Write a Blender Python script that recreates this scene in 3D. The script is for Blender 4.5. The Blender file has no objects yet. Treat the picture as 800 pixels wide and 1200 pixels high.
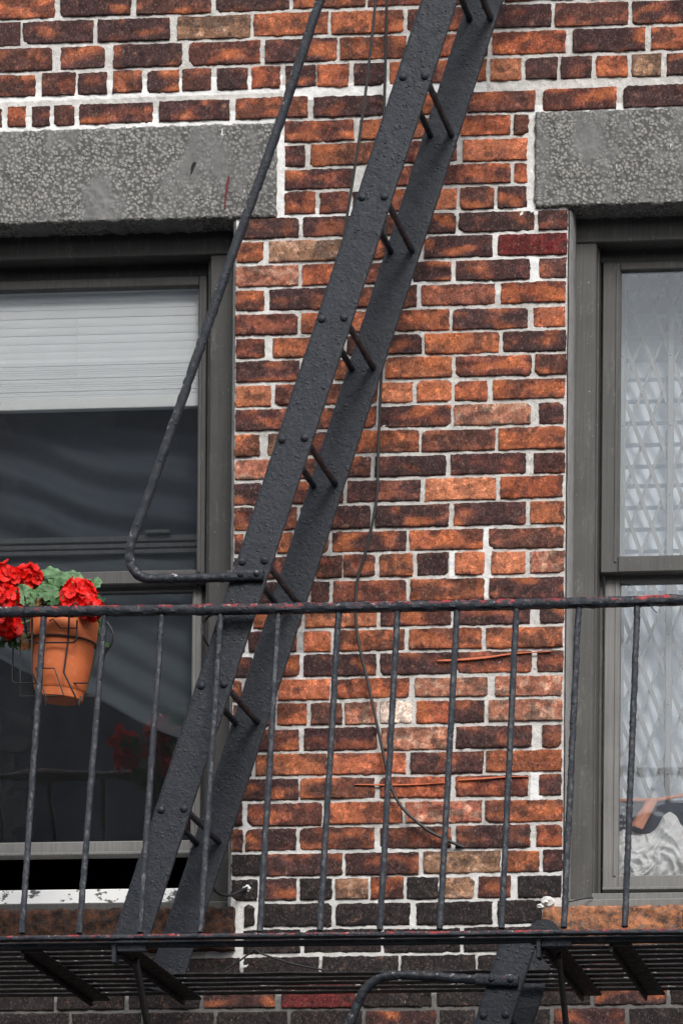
import bpy, math, random
from mathutils import Vector, noise as mnoise
random.seed(7)
R = math.radians
scene = bpy.context.scene
col = scene.collection

# ------------------------------------------------------------------ camera
F_PX = 5417.0                       # focal length in pixels of the 800 x 1200 photograph
YAW, ROLL = 0.1105, 0.0080
CAM = Vector((2.4, -13.0, 1.6))     # across the street, eye height
PPX, PPY = 799.0, 2072.0            # principal point (lens shifted up, as in a rectified photo)
fw = Vector((-math.sin(YAW), math.cos(YAW), 0))
r0 = Vector((math.cos(YAW), math.sin(YAW), 0)); u0 = Vector((0, 0, 1))
rt = r0 * math.cos(ROLL) + u0 * math.sin(ROLL)
up = u0 * math.cos(ROLL) - r0 * math.sin(ROLL)

def at(px, py, Y=0.0):
    """point of the plane Y seen at a pixel: how the photograph was measured"""
    d = fw + rt * ((px - PPX) / F_PX) - up * ((py - PPY) / F_PX)
    t = (Y - CAM.y) / d.y
    return CAM + d * t

def aX(px, py, Y=0.0): return at(px, py, Y).x
def aZ(px, py, Y=0.0): return at(px, py, Y).z

from mathutils import Matrix
cd = bpy.data.cameras.new('camera'); cam = bpy.data.objects.new('camera', cd); col.objects.link(cam)
m = Matrix(((rt.x, up.x, -fw.x), (rt.y, up.y, -fw.y), (rt.z, up.z, -fw.z))).to_4x4()
m.translation = CAM
cam.matrix_world = m
cd.sensor_fit = 'AUTO'; cd.sensor_width = 36.0
cd.lens = F_PX / 1200 * 36
cd.shift_x = (400 - PPX) / 1200; cd.shift_y = (PPY - 600) / 1200
cd.clip_start = 0.1; cd.clip_end = 1000
scene.camera = cam

# ------------------------------------------------------------------ helpers
def nz(x, y, z=0.0): return mnoise.noise(Vector((x, y, z)))

class MB:
    """collects vertices, faces and (optional) per-vertex colours for ONE mesh"""
    def __init__(s): s.v = []; s.f = []; s.c = []
    def add(s, vs, fs, cs=None):
        o = len(s.v); s.v += [tuple(v) for v in vs]
        s.f += [tuple(i + o for i in f) for f in fs]
        if cs is not None: s.c += cs
    def box(s, x0, x1, y0, y1, z0, z1, bev=0.003):
        b = min(bev, abs(x1-x0)*.3, abs(y1-y0)*.3, abs(z1-z0)*.3)
        xs = (x0, x1); ys = (y0, y1); zs = (z0, z1)
        # chamfered box: 24 vertices
        vs = []; idx = {}
        for i in (0, 1):
            for j in (0, 1):
                for k in (0, 1):
                    sx = 1 if i == 0 else -1; sy = 1 if j == 0 else -1; sz = 1 if k == 0 else -1
                    p = (xs[i], ys[j], zs[k])
                    idx[i, j, k, 'x'] = len(vs); vs.append((p[0], p[1]+sy*b, p[2]+sz*b))
                    idx[i, j, k, 'y'] = len(vs); vs.append((p[0]+sx*b, p[1], p[2]+sz*b))
                    idx[i, j, k, 'z'] = len(vs); vs.append((p[0]+sx*b, p[1]+sy*b, p[2]))
        g = lambda i, j, k, a: idx[i, j, k, a]
        fs = []
        for i in (0, 1): fs.append([g(i,0,0,'x'), g(i,1,0,'x'), g(i,1,1,'x'), g(i,0,1,'x')][::(1 if i else -1)])
        for j in (0, 1): fs.append([g(0,j,0,'y'), g(1,j,0,'y'), g(1,j,1,'y'), g(0,j,1,'y')][::(-1 if j else 1)])
        for k in (0, 1): fs.append([g(0,0,k,'z'), g(1,0,k,'z'), g(1,1,k,'z'), g(0,1,k,'z')][::(1 if k else -1)])
        for i in (0, 1):
            for j in (0, 1):
                fs.append([g(i,j,0,'x'), g(i,j,1,'x'), g(i,j,1,'y'), g(i,j,0,'y')][::(1 if i == j else -1)])
        for i in (0, 1):
            for k in (0, 1):
                fs.append([g(i,0,k,'x'), g(i,0,k,'z'), g(i,1,k,'z'), g(i,1,k,'x')][::(1 if i == k else -1)])
        for j in (0, 1):
            for k in (0, 1):
                fs.append([g(0,j,k,'y'), g(1,j,k,'y'), g(1,j,k,'z'), g(0,j,k,'z')][::(1 if j == k else -1)])
        for i in (0, 1):
            for j in (0, 1):
                for k in (0, 1):
                    fs.append([g(i,j,k,'x'), g(i,j,k,'y'), g(i,j,k,'z')][::(1 if (i+j+k) % 2 else -1)])
        s.add(vs, fs)
    def sweep(s, path, prof, side=None, jit=0.0, jf=60.0, cap=True, scale=None):
        """profile (a,b): a along n = tangent x side, b along side"""
        n = len(path); P = [Vector(p) for p in path]; m_ = len(prof); vs = []
        prev = None
        for i in range(n):
            t = (P[min(i+1, n-1)] - P[max(i-1, 0)]).normalized()
            if side is not None:
                sd = Vector(side); nn = t.cross(sd).normalized(); sd2 = nn.cross(t).normalized()
            else:
                if prev is None:
                    ref = Vector((0, 0, 1)) if abs(t.z) < .9 else Vector((0, 1, 0))
                    nn = t.cross(ref).normalized()
                else:
                    nn = (prev - t * prev.dot(t)).normalized()
                sd2 = nn.cross(t).normalized(); prev = nn
            k = scale(i/(n-1)) if scale else 1.0
            for a, b in prof:
                d = nn * a * k + sd2 * b * k
                q = P[i] + d
                if jit:
                    q = q + d.normalized() * (nz(q.x*jf, q.y*jf, q.z*jf) * jit)
                vs.append(q)
        fs = []
        for i in range(n-1):
            for j in range(m_):
                k2 = (j+1) % m_
                fs.append((i*m_+j, i*m_+k2, (i+1)*m_+k2, (i+1)*m_+j))
        if cap:
            fs.append(tuple(range(m_))[::-1]); fs.append(tuple((n-1)*m_+j for j in range(m_)))
        s.add(vs, fs)
    def tube(s, path, r, seg=10, jit=0.0, jf=60.0, scale=None):
        s.sweep(path, [(r*math.cos(2*math.pi*j/seg), r*math.sin(2*math.pi*j/seg)) for j in range(seg)], None, jit, jf, True, scale)
    def dome(s, c, axis, r, h, seg=10, rings=4):
        c = Vector(c); ax = Vector(axis).normalized()
        a = ax.orthogonal().normalized(); b = ax.cross(a)
        vs = []; fs = []
        for i in range(rings):
            th = i/rings*math.pi/2
            for j in range(seg):
                ph = 2*math.pi*j/seg
                vs.append(c + ax*(h*math.sin(th)) + (a*math.cos(ph)+b*math.sin(ph))*(r*math.cos(th)))
        vs.append(c + ax*h)
        for i in range(rings-1):
            for j in range(seg):
                k = (j+1) % seg
                fs.append((i*seg+j, i*seg+k, (i+1)*seg+k, (i+1)*seg+j))
        for j in range(seg): fs.append(((rings-1)*seg+j, (rings-1)*seg+(j+1) % seg, rings*seg))
        s.add(vs, fs)
    def build(s, name, mat, parent=None, smooth=True, angle=35):
        me = bpy.data.meshes.new(name)
        me.from_pydata(s.v, [], s.f); me.validate(); me.update()
        if s.c:
            ca = me.color_attributes.new('tint', 'FLOAT_COLOR', 'POINT')
            flat = []
            for c in s.c: flat += [c[0], c[1], c[2], c[3] if len(c) > 3 else 1.0]
            ca.data.foreach_set('color', flat)
        if smooth:
            me.polygons.foreach_set('use_smooth', [True]*len(me.polygons))
            if angle: me.set_sharp_from_angle(angle=R(angle))
        ob = bpy.data.objects.new(name, me); col.objects.link(ob)
        me.materials.append(mat)
        if parent:
            ob.parent = parent
            loc = Vector((0, 0, 0)); q = parent
            while q: loc += q.location; q = q.parent
            ob.location = -loc                      # vertices are in world metres
        return ob

def empty(name, loc, label=None, cat=None, group=None):
    e = bpy.data.objects.new(name, None); col.objects.link(e); e.location = loc; e.empty_display_size = .1
    if label: tag(e, label, cat, group)
    return e
def tag(o, label=None, cat=None, group=None, kind=None):
    if label: o['label'] = label
    if cat: o['category'] = cat
    if group: o['group'] = group
    if kind: o['kind'] = kind
    return o

def lerp(a, b, t): return a + (b-a)*t
def path_px(pts, Y, n=12):
    """resampled smooth path through pixels on plane Y (Y a number or list)"""
    P = [at(p[0], p[1], (Y[i] if isinstance(Y, (list, tuple)) else Y)) for i, p in enumerate(pts)]
    return smooth_path(P, n)
def smooth_path(P, n=12):
    out = []
    for i in range(len(P)-1):
        p0 = P[max(i-1, 0)]; p1 = P[i]; p2 = P[i+1]; p3 = P[min(i+2, len(P)-1)]
        for k in range(n):
            t = k/n
            out.append(0.5*((2*p1) + (p2-p0)*t + (2*p0-5*p1+4*p2-p3)*t*t + (3*p1-p0-3*p2+p3)*t**3))
    out.append(P[-1]); return out
def straight(a, b, n=40): a = Vector(a); b = Vector(b); return [a.lerp(b, i/n) for i in range(n+1)]
def rrect(w, h, b=.0015, nw=5, nh=1):
    """rounded rectangle profile: a in +-w/2, b in +-h/2"""
    w2, h2 = w/2, h/2; p = []
    for i in range(nw+1): p.append((lerp(-w2+b, w2-b, i/nw), -h2))
    for i in range(nh+1): p.append((w2, lerp(-h2+b, h2-b, i/nh)))
    for i in range(nw+1): p.append((lerp(w2-b, -w2+b, i/nw), h2))
    for i in range(nh+1): p.append((-w2, lerp(h2-b, -h2+b, i/nh)))
    return p[::-1]

# ------------------------------------------------------------------ materials
class NT:
    def __init__(s, name):
        s.m = bpy.data.materials.new(name); s.m.use_nodes = True
        s.t = s.m.node_tree; s.t.nodes.clear()
        s.out = s.n('ShaderNodeOutputMaterial')
    def n(s, typ, **kw):
        x = s.t.nodes.new(typ)
        for k, v in kw.items():
            if k.startswith('i_'): x.inputs[k[2:].replace('_', ' ')].default_value = v
            else: setattr(x, k, v)
        return x
    def l(s, a, b): s.t.links.new(a, b)
    def coord(s): 
        if not hasattr(s, '_c'): s._c = s.n('ShaderNodeTexCoord').outputs['Object']
        return s._c
    def noise(s, scale, detail=4, rough=.55, vec=None, dist=0.0):
        x = s.n('ShaderNodeTexNoise'); x.inputs['Scale'].default_value = scale; x.inputs['Detail'].default_value = detail
        x.inputs['Roughness'].default_value = rough; x.inputs['Distortion'].default_value = dist
        s.l(vec if vec is not None else s.coord(), x.inputs['Vector']); return x.outputs['Fac']
    def stretch(s, sc, rot=(0, 0, 0)):
        x = s.n('ShaderNodeMapping'); x.inputs['Scale'].default_value = sc; x.inputs['Rotation'].default_value = rot
        s.l(s.coord(), x.inputs['Vector']); return x.outputs['Vector']
    def ramp(s, fac, a, b, ca=(0, 0, 0, 1), cb=(1, 1, 1, 1)):
        x = s.n('ShaderNodeValToRGB'); e = x.color_ramp.elements
        e[0].position = a; e[0].color = ca; e[1].position = b; e[1].color = cb
        s.l(fac, x.inputs['Fac']); return x.outputs['Color']
    def mix(s, fac, a, b, typ='MIX'):
        x = s.n('ShaderNodeMix', data_type='RGBA', blend_type=typ)
        for v, i in ((fac, 0), (a, 6), (b, 7)):
            if hasattr(v, 'links'): s.l(v, x.inputs[i])
            else: x.inputs[i].default_value = (v if i == 0 else (tuple(v) + (1,))[:4])
        return x.outputs[2]
    def math(s, op, a, b=0.0):
        x = s.n('ShaderNodeMath', operation=op)
        for v, i in ((a, 0), (b, 1)):
            if hasattr(v, 'links'): s.l(v, x.inputs[i])
            else: x.inputs[i].default_value = v
        return x.outputs[0]
    def bump(s, h, strength, dist, prev=None):
        x = s.n('ShaderNodeBump'); x.inputs['Strength'].default_value = strength; x.inputs['Distance'].default_value = dist
        s.l(h, x.inputs['Height'])
        if prev is not None: s.l(prev, x.inputs['Normal'])
        return x.outputs['Normal']
    def finish(s, colr, rough=.8, nrm=None, spec=.3, metal=0.0):
        p = s.n('ShaderNodeBsdfPrincipled')
        for v, k in ((colr, 'Base Color'), (rough, 'Roughness'), (spec, 'Specular IOR Level'), (metal, 'Metallic')):
            if hasattr(v, 'links'): s.l(v, p.inputs[k])
            else: p.inputs[k].default_value = (tuple(v)+(1,))[:4] if k == 'Base Color' else v
        if nrm is not None: s.l(nrm, p.inputs['Normal'])
        s.l(p.outputs[0], s.out.inputs['Surface']); s.p = p
        return s.m

def attr(t):
    a = t.n('ShaderNodeAttribute'); a.attribute_name = 'tint'; return a

def mat_brick():
    t = NT('brick'); a = attr(t)
    c = a.outputs['Color']
    # kiln burn, soot grain and rubbed pale grit, all finer than the per-brick colour
    wv = t.n('ShaderNodeTexNoise'); wv.inputs['Scale'].default_value = 45; wv.inputs['Detail'].default_value = 4; t.l(t.coord(), wv.inputs['Vector'])
    va = t.n('ShaderNodeVectorMath', operation='SCALE'); va.inputs['Scale'].default_value = .02; t.l(wv.outputs['Color'], va.inputs[0])
    vb = t.n('ShaderNodeVectorMath', operation='ADD'); t.l(t.coord(), vb.inputs[0]); t.l(va.outputs[0], vb.inputs[1])
    W = vb.outputs[0]
    so = t.math('ADD', a.outputs['Alpha'], t.math('MULTIPLY', t.math('SUBTRACT', t.noise(34, 9, .80, vec=W), .5), 3.6))
    c = t.mix(t.math('MULTIPLY', t.ramp(so, .26, .56), .84), c, t.mix(.30, (.024, .018, .019), c))
    g1 = t.ramp(t.noise(28, 9, .84, vec=W), .49, .545)
    c = t.mix(t.math('MULTIPLY', g1, .42), c, t.mix(1.0, c, (.30, .26, .28), 'MULTIPLY'))
    g4 = t.ramp(t.noise(50, 9, .84, vec=t.stretch((1.9, 1, .5))), .565, .61)
    c = t.mix(t.math('MULTIPLY', g4, .72), c, (.030, .022, .022))
    g3 = t.ramp(t.noise(40, 9, .86, vec=W), .525, .575)
    c = t.mix(t.math('MULTIPLY', g3, .70), c, t.mix(1.0, c, (2.5, 2.4, 2.3), 'MULTIPLY'))
    g6 = t.ramp(t.noise(19, 9, .82, vec=W), .59, .64)
    c = t.mix(t.math('MULTIPLY', g6, .45), c, (.44, .22, .14))
    g2 = t.ramp(t.noise(150, 6, .8), .53, .59)
    c = t.mix(t.math('MULTIPLY', g2, .70), c, t.mix(1.0, c, (.28, .24, .24), 'MULTIPLY'))
    g5 = t.ramp(t.noise(150, 6, .8, vec=t.stretch((1.3, 1, .8))), .56, .61)
    c = t.mix(t.math('MULTIPLY', g5, .45), c, t.mix(.5, c, (.50, .38, .32)))
    sp = t.ramp(t.noise(38, 4, .65, vec=t.stretch((2.6, 1, .75))), .70, .735)
    c = t.mix(t.math('MULTIPLY', sp, .8), c, (.50, .45, .41))
    h = t.noise(210, 7, .8); h2 = t.noise(44, 8, .78, vec=W)
    nrm = t.bump(h, 1.0, .0030); nrm = t.bump(h2, .9, .0060, nrm)
    return t.finish(c, .85, nrm, .22)

def mat_mortar():
    t = NT('mortar'); a = attr(t)
    sep = t.n('ShaderNodeSeparateColor'); t.l(a.outputs['Color'], sep.inputs[0])
    wn = t.math('ADD', sep.outputs[0], t.math('MULTIPLY', t.math('SUBTRACT', t.noise(18, 5, .65), .5), 1.1))
    wm = t.ramp(wn, .36, .78)
    grey = t.mix(t.ramp(t.noise(30, 7, .75), .3, .7), (.40, .386, .365), (.66, .64, .61))
    grey = t.mix(t.ramp(t.noise(90, 4, .7), .58, .75), grey, (.19, .175, .165))
    white = t.mix(t.noise(60, 5, .7), (.66, .655, .64), (.84, .84, .83))
    c = t.mix(wm, grey, white)
    shade_mask = t.ramp(t.math('ADD', sep.outputs[1], t.math('MULTIPLY', t.math('SUBTRACT', t.noise(9, 5, .65), .5), .9)), .35, .75)
    c = t.mix(t.math('MULTIPLY', shade_mask, .82), c, (.060, .056, .054))  # green channel lays the balcony's shade into the mortar colour
    dk = t.ramp(t.noise(240, 3, .7), .66, .76)
    c = t.mix(t.math('MULTIPLY', dk, .7), c, (.12, .11, .105))
    nrm = t.bump(t.noise(220, 6, .8), .9, .003); nrm = t.bump(t.noise(60, 5, .7), .8, .006, nrm)
    return t.finish(c, .93, nrm, .15)

def mat_stone():
    """grey bush-hammered cement lintel: pecked fields between smooth trowelled diagonals"""
    t = NT('lintel_stone')
    st = t.stretch((1.0, 1.0, .42), (0, R(28), 0))
    fld = t.ramp(t.noise(8.5, 6, .62, vec=st), .38, .52)
    wv = t.n('ShaderNodeTexNoise'); wv.inputs['Scale'].default_value = 60; wv.inputs['Detail'].default_value = 3; t.l(t.coord(), wv.inputs['Vector'])
    va = t.n('ShaderNodeVectorMath', operation='SCALE'); va.inputs['Scale'].default_value = .012; t.l(wv.outputs['Color'], va.inputs[0])
    vb = t.n('ShaderNodeVectorMath', operation='ADD'); t.l(t.coord(), vb.inputs[0]); t.l(va.outputs[0], vb.inputs[1])
    vo = t.n('ShaderNodeTexVoronoi'); vo.inputs['Scale'].default_value = 100; vo.inputs['Randomness'].default_value = 1.0
    t.l(vb.outputs[0], vo.inputs['Vector'])
    pk = t.ramp(vo.outputs['Distance'], .20, .66, (1, 1, 1, 1), (0, 0, 0, 1))
    pkf = t.math('MULTIPLY', t.math('MULTIPLY', pk, fld), t.ramp(t.noise(32, 5, .7), .3, .6))
    c = t.mix(t.ramp(t.noise(22, 7, .72), .3, .7), (.100, .102, .101), (.185, .185, .182))
    c = t.mix(t.math('MULTIPLY', fld, .75), c, t.mix(pk, (.062, .062, .060), (.32, .308, .288)))
    c = t.mix(t.math('MULTIPLY', t.ramp(t.noise(5, 6, .7, vec=st), .5, .72), .45), c, (.075, .075, .073))
    c = t.mix(t.math('MULTIPLY', t.ramp(t.noise(110, 5, .75), .56, .70), .5), c, (.06, .06, .058))
    ch_ = t.noise(26, 5, .7, vec=t.stretch((1.0, 1.0, .16), (0, R(32), 0)))
    crack = t.ramp(t.noise(15, 5, .7, vec=t.stretch((2.2, 1, .7))), .488, .5, (0, 0, 0, 1), (1, 1, 1, 1))
    crack2 = t.ramp(t.noise(15, 5, .7, vec=t.stretch((2.2, 1, .7))), .5, .512, (1, 1, 1, 1), (0, 0, 0, 1))
    ck = t.math('MULTIPLY', t.math('MULTIPLY', crack, crack2), t.ramp(t.noise(5, 2), .52, .6))
    c = t.mix(t.math('MULTIPLY', ck, .8), c, (.05, .05, .05))
    st2 = t.ramp(t.noise(34, 3, .6, vec=t.stretch((2.4, 1, .5))), .73, .76)
    c = t.mix(st2, c, (.62, .60, .57))
    nrm = t.bump(t.noise(180, 5, .7), .4, .0015); nrm = t.bump(pkf, .8, .004, nrm); nrm = t.bump(ch_, .55, .006, nrm); nrm = t.bump(ck, -.8, .004, nrm)
    return t.finish(c, .9, nrm, .2)

def mat_sill():
    t = NT('brownstone')
    c = t.mix(t.ramp(t.noise(38, 7, .75), .40, .62), (.045, .032, .028), (.30, .13, .065))
    c = t.mix(t.ramp(t.noise(55, 5, .7), .52, .66), c, (.10, .085, .075))
    c = t.mix(t.ramp(t.noise(30, 6, .75), .56, .68), c, (.40, .15, .06))
    a = attr(t)
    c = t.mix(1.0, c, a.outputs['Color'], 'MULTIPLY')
    nrm = t.bump(t.noise(70, 6, .75), .9, .008)
    return t.finish(c, .9, nrm, .2)

def mat_iron(name='iron', chips=.0, base=(.0090, .0115, .0165)):
    """thick many-coat black gloss paint over rusting iron"""
    t = NT(name)
    c = t.mix(t.noise(14, 5, .6), base, tuple(x*1.75 for x in base))
    rs = t.ramp(t.noise(70, 7, .78), .58, .70)
    c = t.mix(t.math('MULTIPLY', rs, .7), c, (.085, .048, .030))
    dust = t.ramp(t.noise(170, 5, .78), .56, .72)
    c = t.mix(t.math('MULTIPLY', dust, .35), c, (.105, .108, .115))
    if chips:
        ch = t.ramp(t.noise(40, 8, .8, vec=t.stretch((.8, 1, 1.2))), 1.0-chips-.008, 1.0-chips+.012)
        geo = t.n('ShaderNodeNewGeometry'); sx = t.n('ShaderNodeSeparateXYZ'); t.l(geo.outputs['Normal'], sx.inputs[0])
        upm = t.ramp(sx.outputs[2], -.05, .22)
        c = t.mix(t.math('MULTIPLY', ch, upm), c, (.30, .022, .024))
        wh = t.ramp(t.noise(75, 5, .75), .60, .64)
        c = t.mix(t.math('MULTIPLY', wh, upm), c, (.34, .30, .29))
    h = t.noise(95, 5, .7)
    vo = t.n('ShaderNodeTexVoronoi'); vo.inputs['Scale'].default_value = 75; t.l(t.coord(), vo.inputs['Vector'])
    bl = t.math('MULTIPLY', t.ramp(vo.outputs['Distance'], .05, .32, (1, 1, 1, 1), (0, 0, 0, 1)), t.ramp(t.noise(22, 3), .46, .6))
    sc_ = t.ramp(t.noise(20, 7, .72), .47, .53)
    nrm = t.bump(h, .7, .003); nrm = t.bump(bl, .8, .0026, nrm); nrm = t.bump(sc_, .5, .0016, nrm)
    rg = t.ramp(t.noise(50, 4, .6), .3, .7, (.30, .30, .30, 1), (.62, .62, .62, 1))
    return t.finish(c, rg, nrm, .32)

def mat_paint(name, base, var=.25, streak=.3, rough=.5, spec=.4):
    """weathered painted or anodised frame, faint vertical streaks, nicks"""
    t = NT(name)
    b2 = tuple(x*(1+var) for x in base); b1 = tuple(x*(1-var) for x in base)
    c = t.mix(t.noise(9, 5, .6), b1, b2)
    s = t.noise(60, 4, .6, vec=t.stretch((3, 3, .08)))
    c = t.mix(t.math('MULTIPLY', t.ramp(s, .4, .7), streak), c, tuple(x*.45 for x in base))
    gr = t.ramp(t.noise(24, 8, .8, vec=t.stretch((1.6, 1, .5))), .56, .66)
    c = t.mix(t.math('MULTIPLY', gr, .30), c, (.21, .205, .195))
    nk = t.ramp(t.noise(130, 3, .6), .70, .735)
    c = t.mix(t.math('MULTIPLY', nk, .55), c, (.38, .37, .35))
    nrm = t.bump(t.noise(120, 4, .6), .15, .001)
    return t.finish(c, rough, nrm, spec)

def mat_simple(name, base, rough=.7, var=.12, sc=40, bump=.2, spec=.3, bd=.002):
    t = NT(name)
    c = t.mix(t.noise(sc, 5, .6), tuple(x*(1-var) for x in base), tuple(x*(1+var) for x in base))
    nrm = t.bump(t.noise(sc*3, 4, .6), bump, bd)
    return t.finish(c, rough, nrm, spec)

def mat_glass(name, dirt=.02, refl=1.0, wav=.0003):
    """thin pane: clear, mirror by Fresnel, a film of dust, slightly wavy"""
    t = NT(name)
    tr = t.n('ShaderNodeBsdfTransparent'); tr.inputs[0].default_value = (.985, .99, .99, 1)
    gl = t.n('ShaderNodeBsdfGlossy'); gl.inputs['Roughness'].default_value = .012; gl.inputs['Color'].default_value = (.92, .96, 1, 1)
    nrm = t.bump(t.noise(3.2, 2, .5, vec=t.stretch((1, 1, 2.2))), .14, wav*30)
    t.l(nrm, gl.inputs['Normal'])
    fr = t.n('ShaderNodeFresnel'); fr.inputs[0].default_value = 1.5
    fac = t.math('MULTIPLY', fr.outputs[0], refl)
    mx = t.n('ShaderNodeMixShader'); t.l(fac, mx.inputs[0]); t.l(tr.outputs[0], mx.inputs[1]); t.l(gl.outputs[0], mx.inputs[2])
    df = t.n('ShaderNodeBsdfDiffuse'); df.inputs[0].default_value = (.55, .57, .6, 1)
    ds = t.ramp(t.noise(210, 3, .7), .70, .76)
    dd = t.math('ADD', t.math('MULTIPLY', ds, .10), t.math('MULTIPLY', t.noise(7, 5, .7), dirt*2))
    m2 = t.n('ShaderNodeMixShader'); t.l(dd, m2.inputs[0]); t.l(mx.outputs[0], m2.inputs[1]); t.l(df.outputs[0], m2.inputs[2])
    t.l(m2.outputs[0], t.out.inputs['Surface'])
    return t.m

def mat_tint(name, rough=.6, trans=0.0, fine=140, spec=.3):
    t = NT(name); a = attr(t)
    c = a.outputs['Color']
    c = t.mix(t.math('MULTIPLY', t.noise(fine, 3, .6), .35), c, t.mix(1.0, c, (.55, .55, .55), 'MULTIPLY'))
    mt = t.finish(c, rough, None, spec)
    if trans:
        tl = t.n('ShaderNodeBsdfTranslucent'); t.l(c, tl.inputs[0])
        mx = t.n('ShaderNodeMixShader'); mx.inputs[0].default_value = trans
        t.l(t.p.outputs[0], mx.inputs[1]); t.l(tl.outputs[0], mx.inputs[2]); t.l(mx.outputs[0], t.out.inputs['Surface'])
    return mt

def mat_terracotta():
    t = NT('terracotta')
    c = t.mix(t.noise(22, 5, .6), (.42, .095, .028), (.52, .140, .047))
    c = t.mix(t.math('MULTIPLY', t.ramp(t.noise(60, 5, .7), .58, .72), .4), c, (.66, .33, .20))
    nrm = t.bump(t.noise(180, 4, .6), .15, .001)
    return t.finish(c, .62, nrm, .35)

def mat_flaky():
    t = NT('flaking_paint')
    k = t.ramp(t.noise(24, 6, .68, vec=t.stretch((1, 1, 1.6))), .545, .56)
    c = t.mix(k, (.80, .80, .79), (.10, .10, .10))
    return t.finish(c, .6, t.bump(k, -.5, .002), .3)

M = dict(
    brick=mat_brick(), mortar=mat_mortar(), stone=mat_stone(), sill=mat_sill(),
    iron=mat_iron('black_painted_iron', 0.0), rail=mat_iron('chipped_black_iron', .455), hand=mat_iron('handrail_iron', .36), under=mat_iron('shaded_iron', .36, (.006, .006, .0065)),  # under: darker iron, shade beneath the balcony put into its colour
    board=mat_paint('frame_board', (.040, .039, .036), .4, .5), sash=mat_paint('sash_paint', (.070, .068, .065), .35, .5),
    sashlight=mat_paint('sash_alloy', (.165, .162, .156), .3, .5), boardr=mat_paint('frame_board_pale', (.068, .066, .062), .35, .5),
    caulk=mat_simple('caulk', (.20, .195, .19), .8, .35, 30, .5, .2, .004),
    glass=mat_glass('dark_pane', .010, 1.9), glassr=mat_glass('dusty_pane', .035, 1.0),
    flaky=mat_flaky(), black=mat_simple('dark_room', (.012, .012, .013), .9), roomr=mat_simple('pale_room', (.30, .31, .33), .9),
    blind=mat_simple('blind_vinyl', (.87, .88, .89), .5, .05, 12, .05), blindrail=mat_simple('blind_rail', (.90, .90, .89), .4, .03),
    innersash=mat_paint('inner_sash', (.075, .080, .085)),
    terracotta=mat_terracotta(), wire=mat_simple('black_wire', (.012, .012, .013), .45, .3), soil=mat_simple('potting_soil', (.03, .02, .014), .95, .4, 90, .9),
    petal=mat_tint('petal', .55, .15, 120), leaf=mat_tint('leaf', .5, .2, 160), stem=mat_simple('stem', (.09, .15, .05), .6),
    cable=mat_simple('rubber_cable', (.016, .016, .017), .5, .3), gate=mat_paint('gate_steel', (.40, .41, .42), .15, .35, .5),
    shade=mat_simple('shade_white', (.80, .87, .94), .6, .04, 6, .1), cloth=mat_simple('white_cloth', (.88, .88, .88), .9, .05, 30, .3),
    boxdark=mat_simple('navy_board', (.035, .045, .07), .6, .3), print_=mat_simple('grey_print', (.34, .34, .35), .7), salmon=mat_simple('salmon_paper', (.72, .30, .19), .7, .12, 40, .2),
    smear=mat_simple('orange_paint', (.52, .14, .07), .7, .2, 60, .4), asphalt=mat_simple('asphalt', (.05, .05, .052), .9, .3, 6, .5), paving=mat_simple('concrete_paving', (.07, .068, .065), .9, .15, 4, .3),
    opp=mat_simple('dark_brick_opposite', (.030, .037, .047), .85, .3, 1.5), oppcor=mat_simple('cornice_opposite', (.06, .062, .068), .7, .2, 2),
    oppglass=mat_simple('window_opposite', (.02, .022, .026), .15, .2, 2, 0), whitelump=mat_simple('lime_lump', (.74, .73, .71), .9, .1, 60, .8, .2, .004),
)

# ------------------------------------------------------------------ the building
bld = empty('brick_building', (0, 0, 0), 'red brick tenement wall with two grey framed windows behind the fire escape', 'building')

# openings measured from the photograph
L_R = aX(273.5, 660); L_L = L_R - 1.02
R_L = aX(661.5, 660); R_R = R_L + 1.02
L_TOP = aZ(180, 259.5); R_TOP = aZ(720, 241.5)
L_BOT = aZ(200, 1066); R_BOT = aZ(720, 1063.5)
LL_Z1 = aZ(180, 147); RL_Z1 = aZ(720, 127)
LL_X1 = aX(326, 200); LL_X0 = L_L - .13
RL_X0 = aX(625, 190); RL_X1 = R_R + .10
SILL_H = .122
SL_X1 = aX(277, 1090) - .004; SL_X0 = L_L - .05
SR_X0 = aX(637, 1085); SR_X1 = R_R + .06
HOLES = [  # bricks and mortar keep out
    (L_L, L_R, L_BOT - .02, L_TOP + .01), (R_L, R_R, R_BOT - .02, R_TOP + .01),
    (LL_X0, LL_X1, L_TOP, LL_Z1), (RL_X0, RL_X1, R_TOP, RL_Z1),
    (SL_X0, SL_X1, L_BOT - SILL_H, L_BOT + .005), (SR_X0, SR_X1, R_BOT - SILL_H, R_BOT + .005)]

TONE = {'k': (.026, .022, .023), 'd': (.110, .042, .037), 'm': (.200, .066, .043), 'o': (.335, .102, .050),
        'b': (.48, .165, .085), 'p': (.46, .18, .115), 't': (.36, .19, .115), 'r': (.13, .018, .018), 'w': (.66, .56, .47)}

JY = [6, 37, 68, 103, 134, 162, 191, 218, 247, 274.5, 303, 331, 359.5, 388, 415.5, 443.7, 471.7, 500.7, 530.5, 558, 587.5,
      618, 645.5, 675.7, 706, 733.7, 762, 791, 818.7, 848.7, 878.7, 907.5, 936, 966, 995.5, 1025, 1054.5, 1085, 1117, 1150, 1181]
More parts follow.
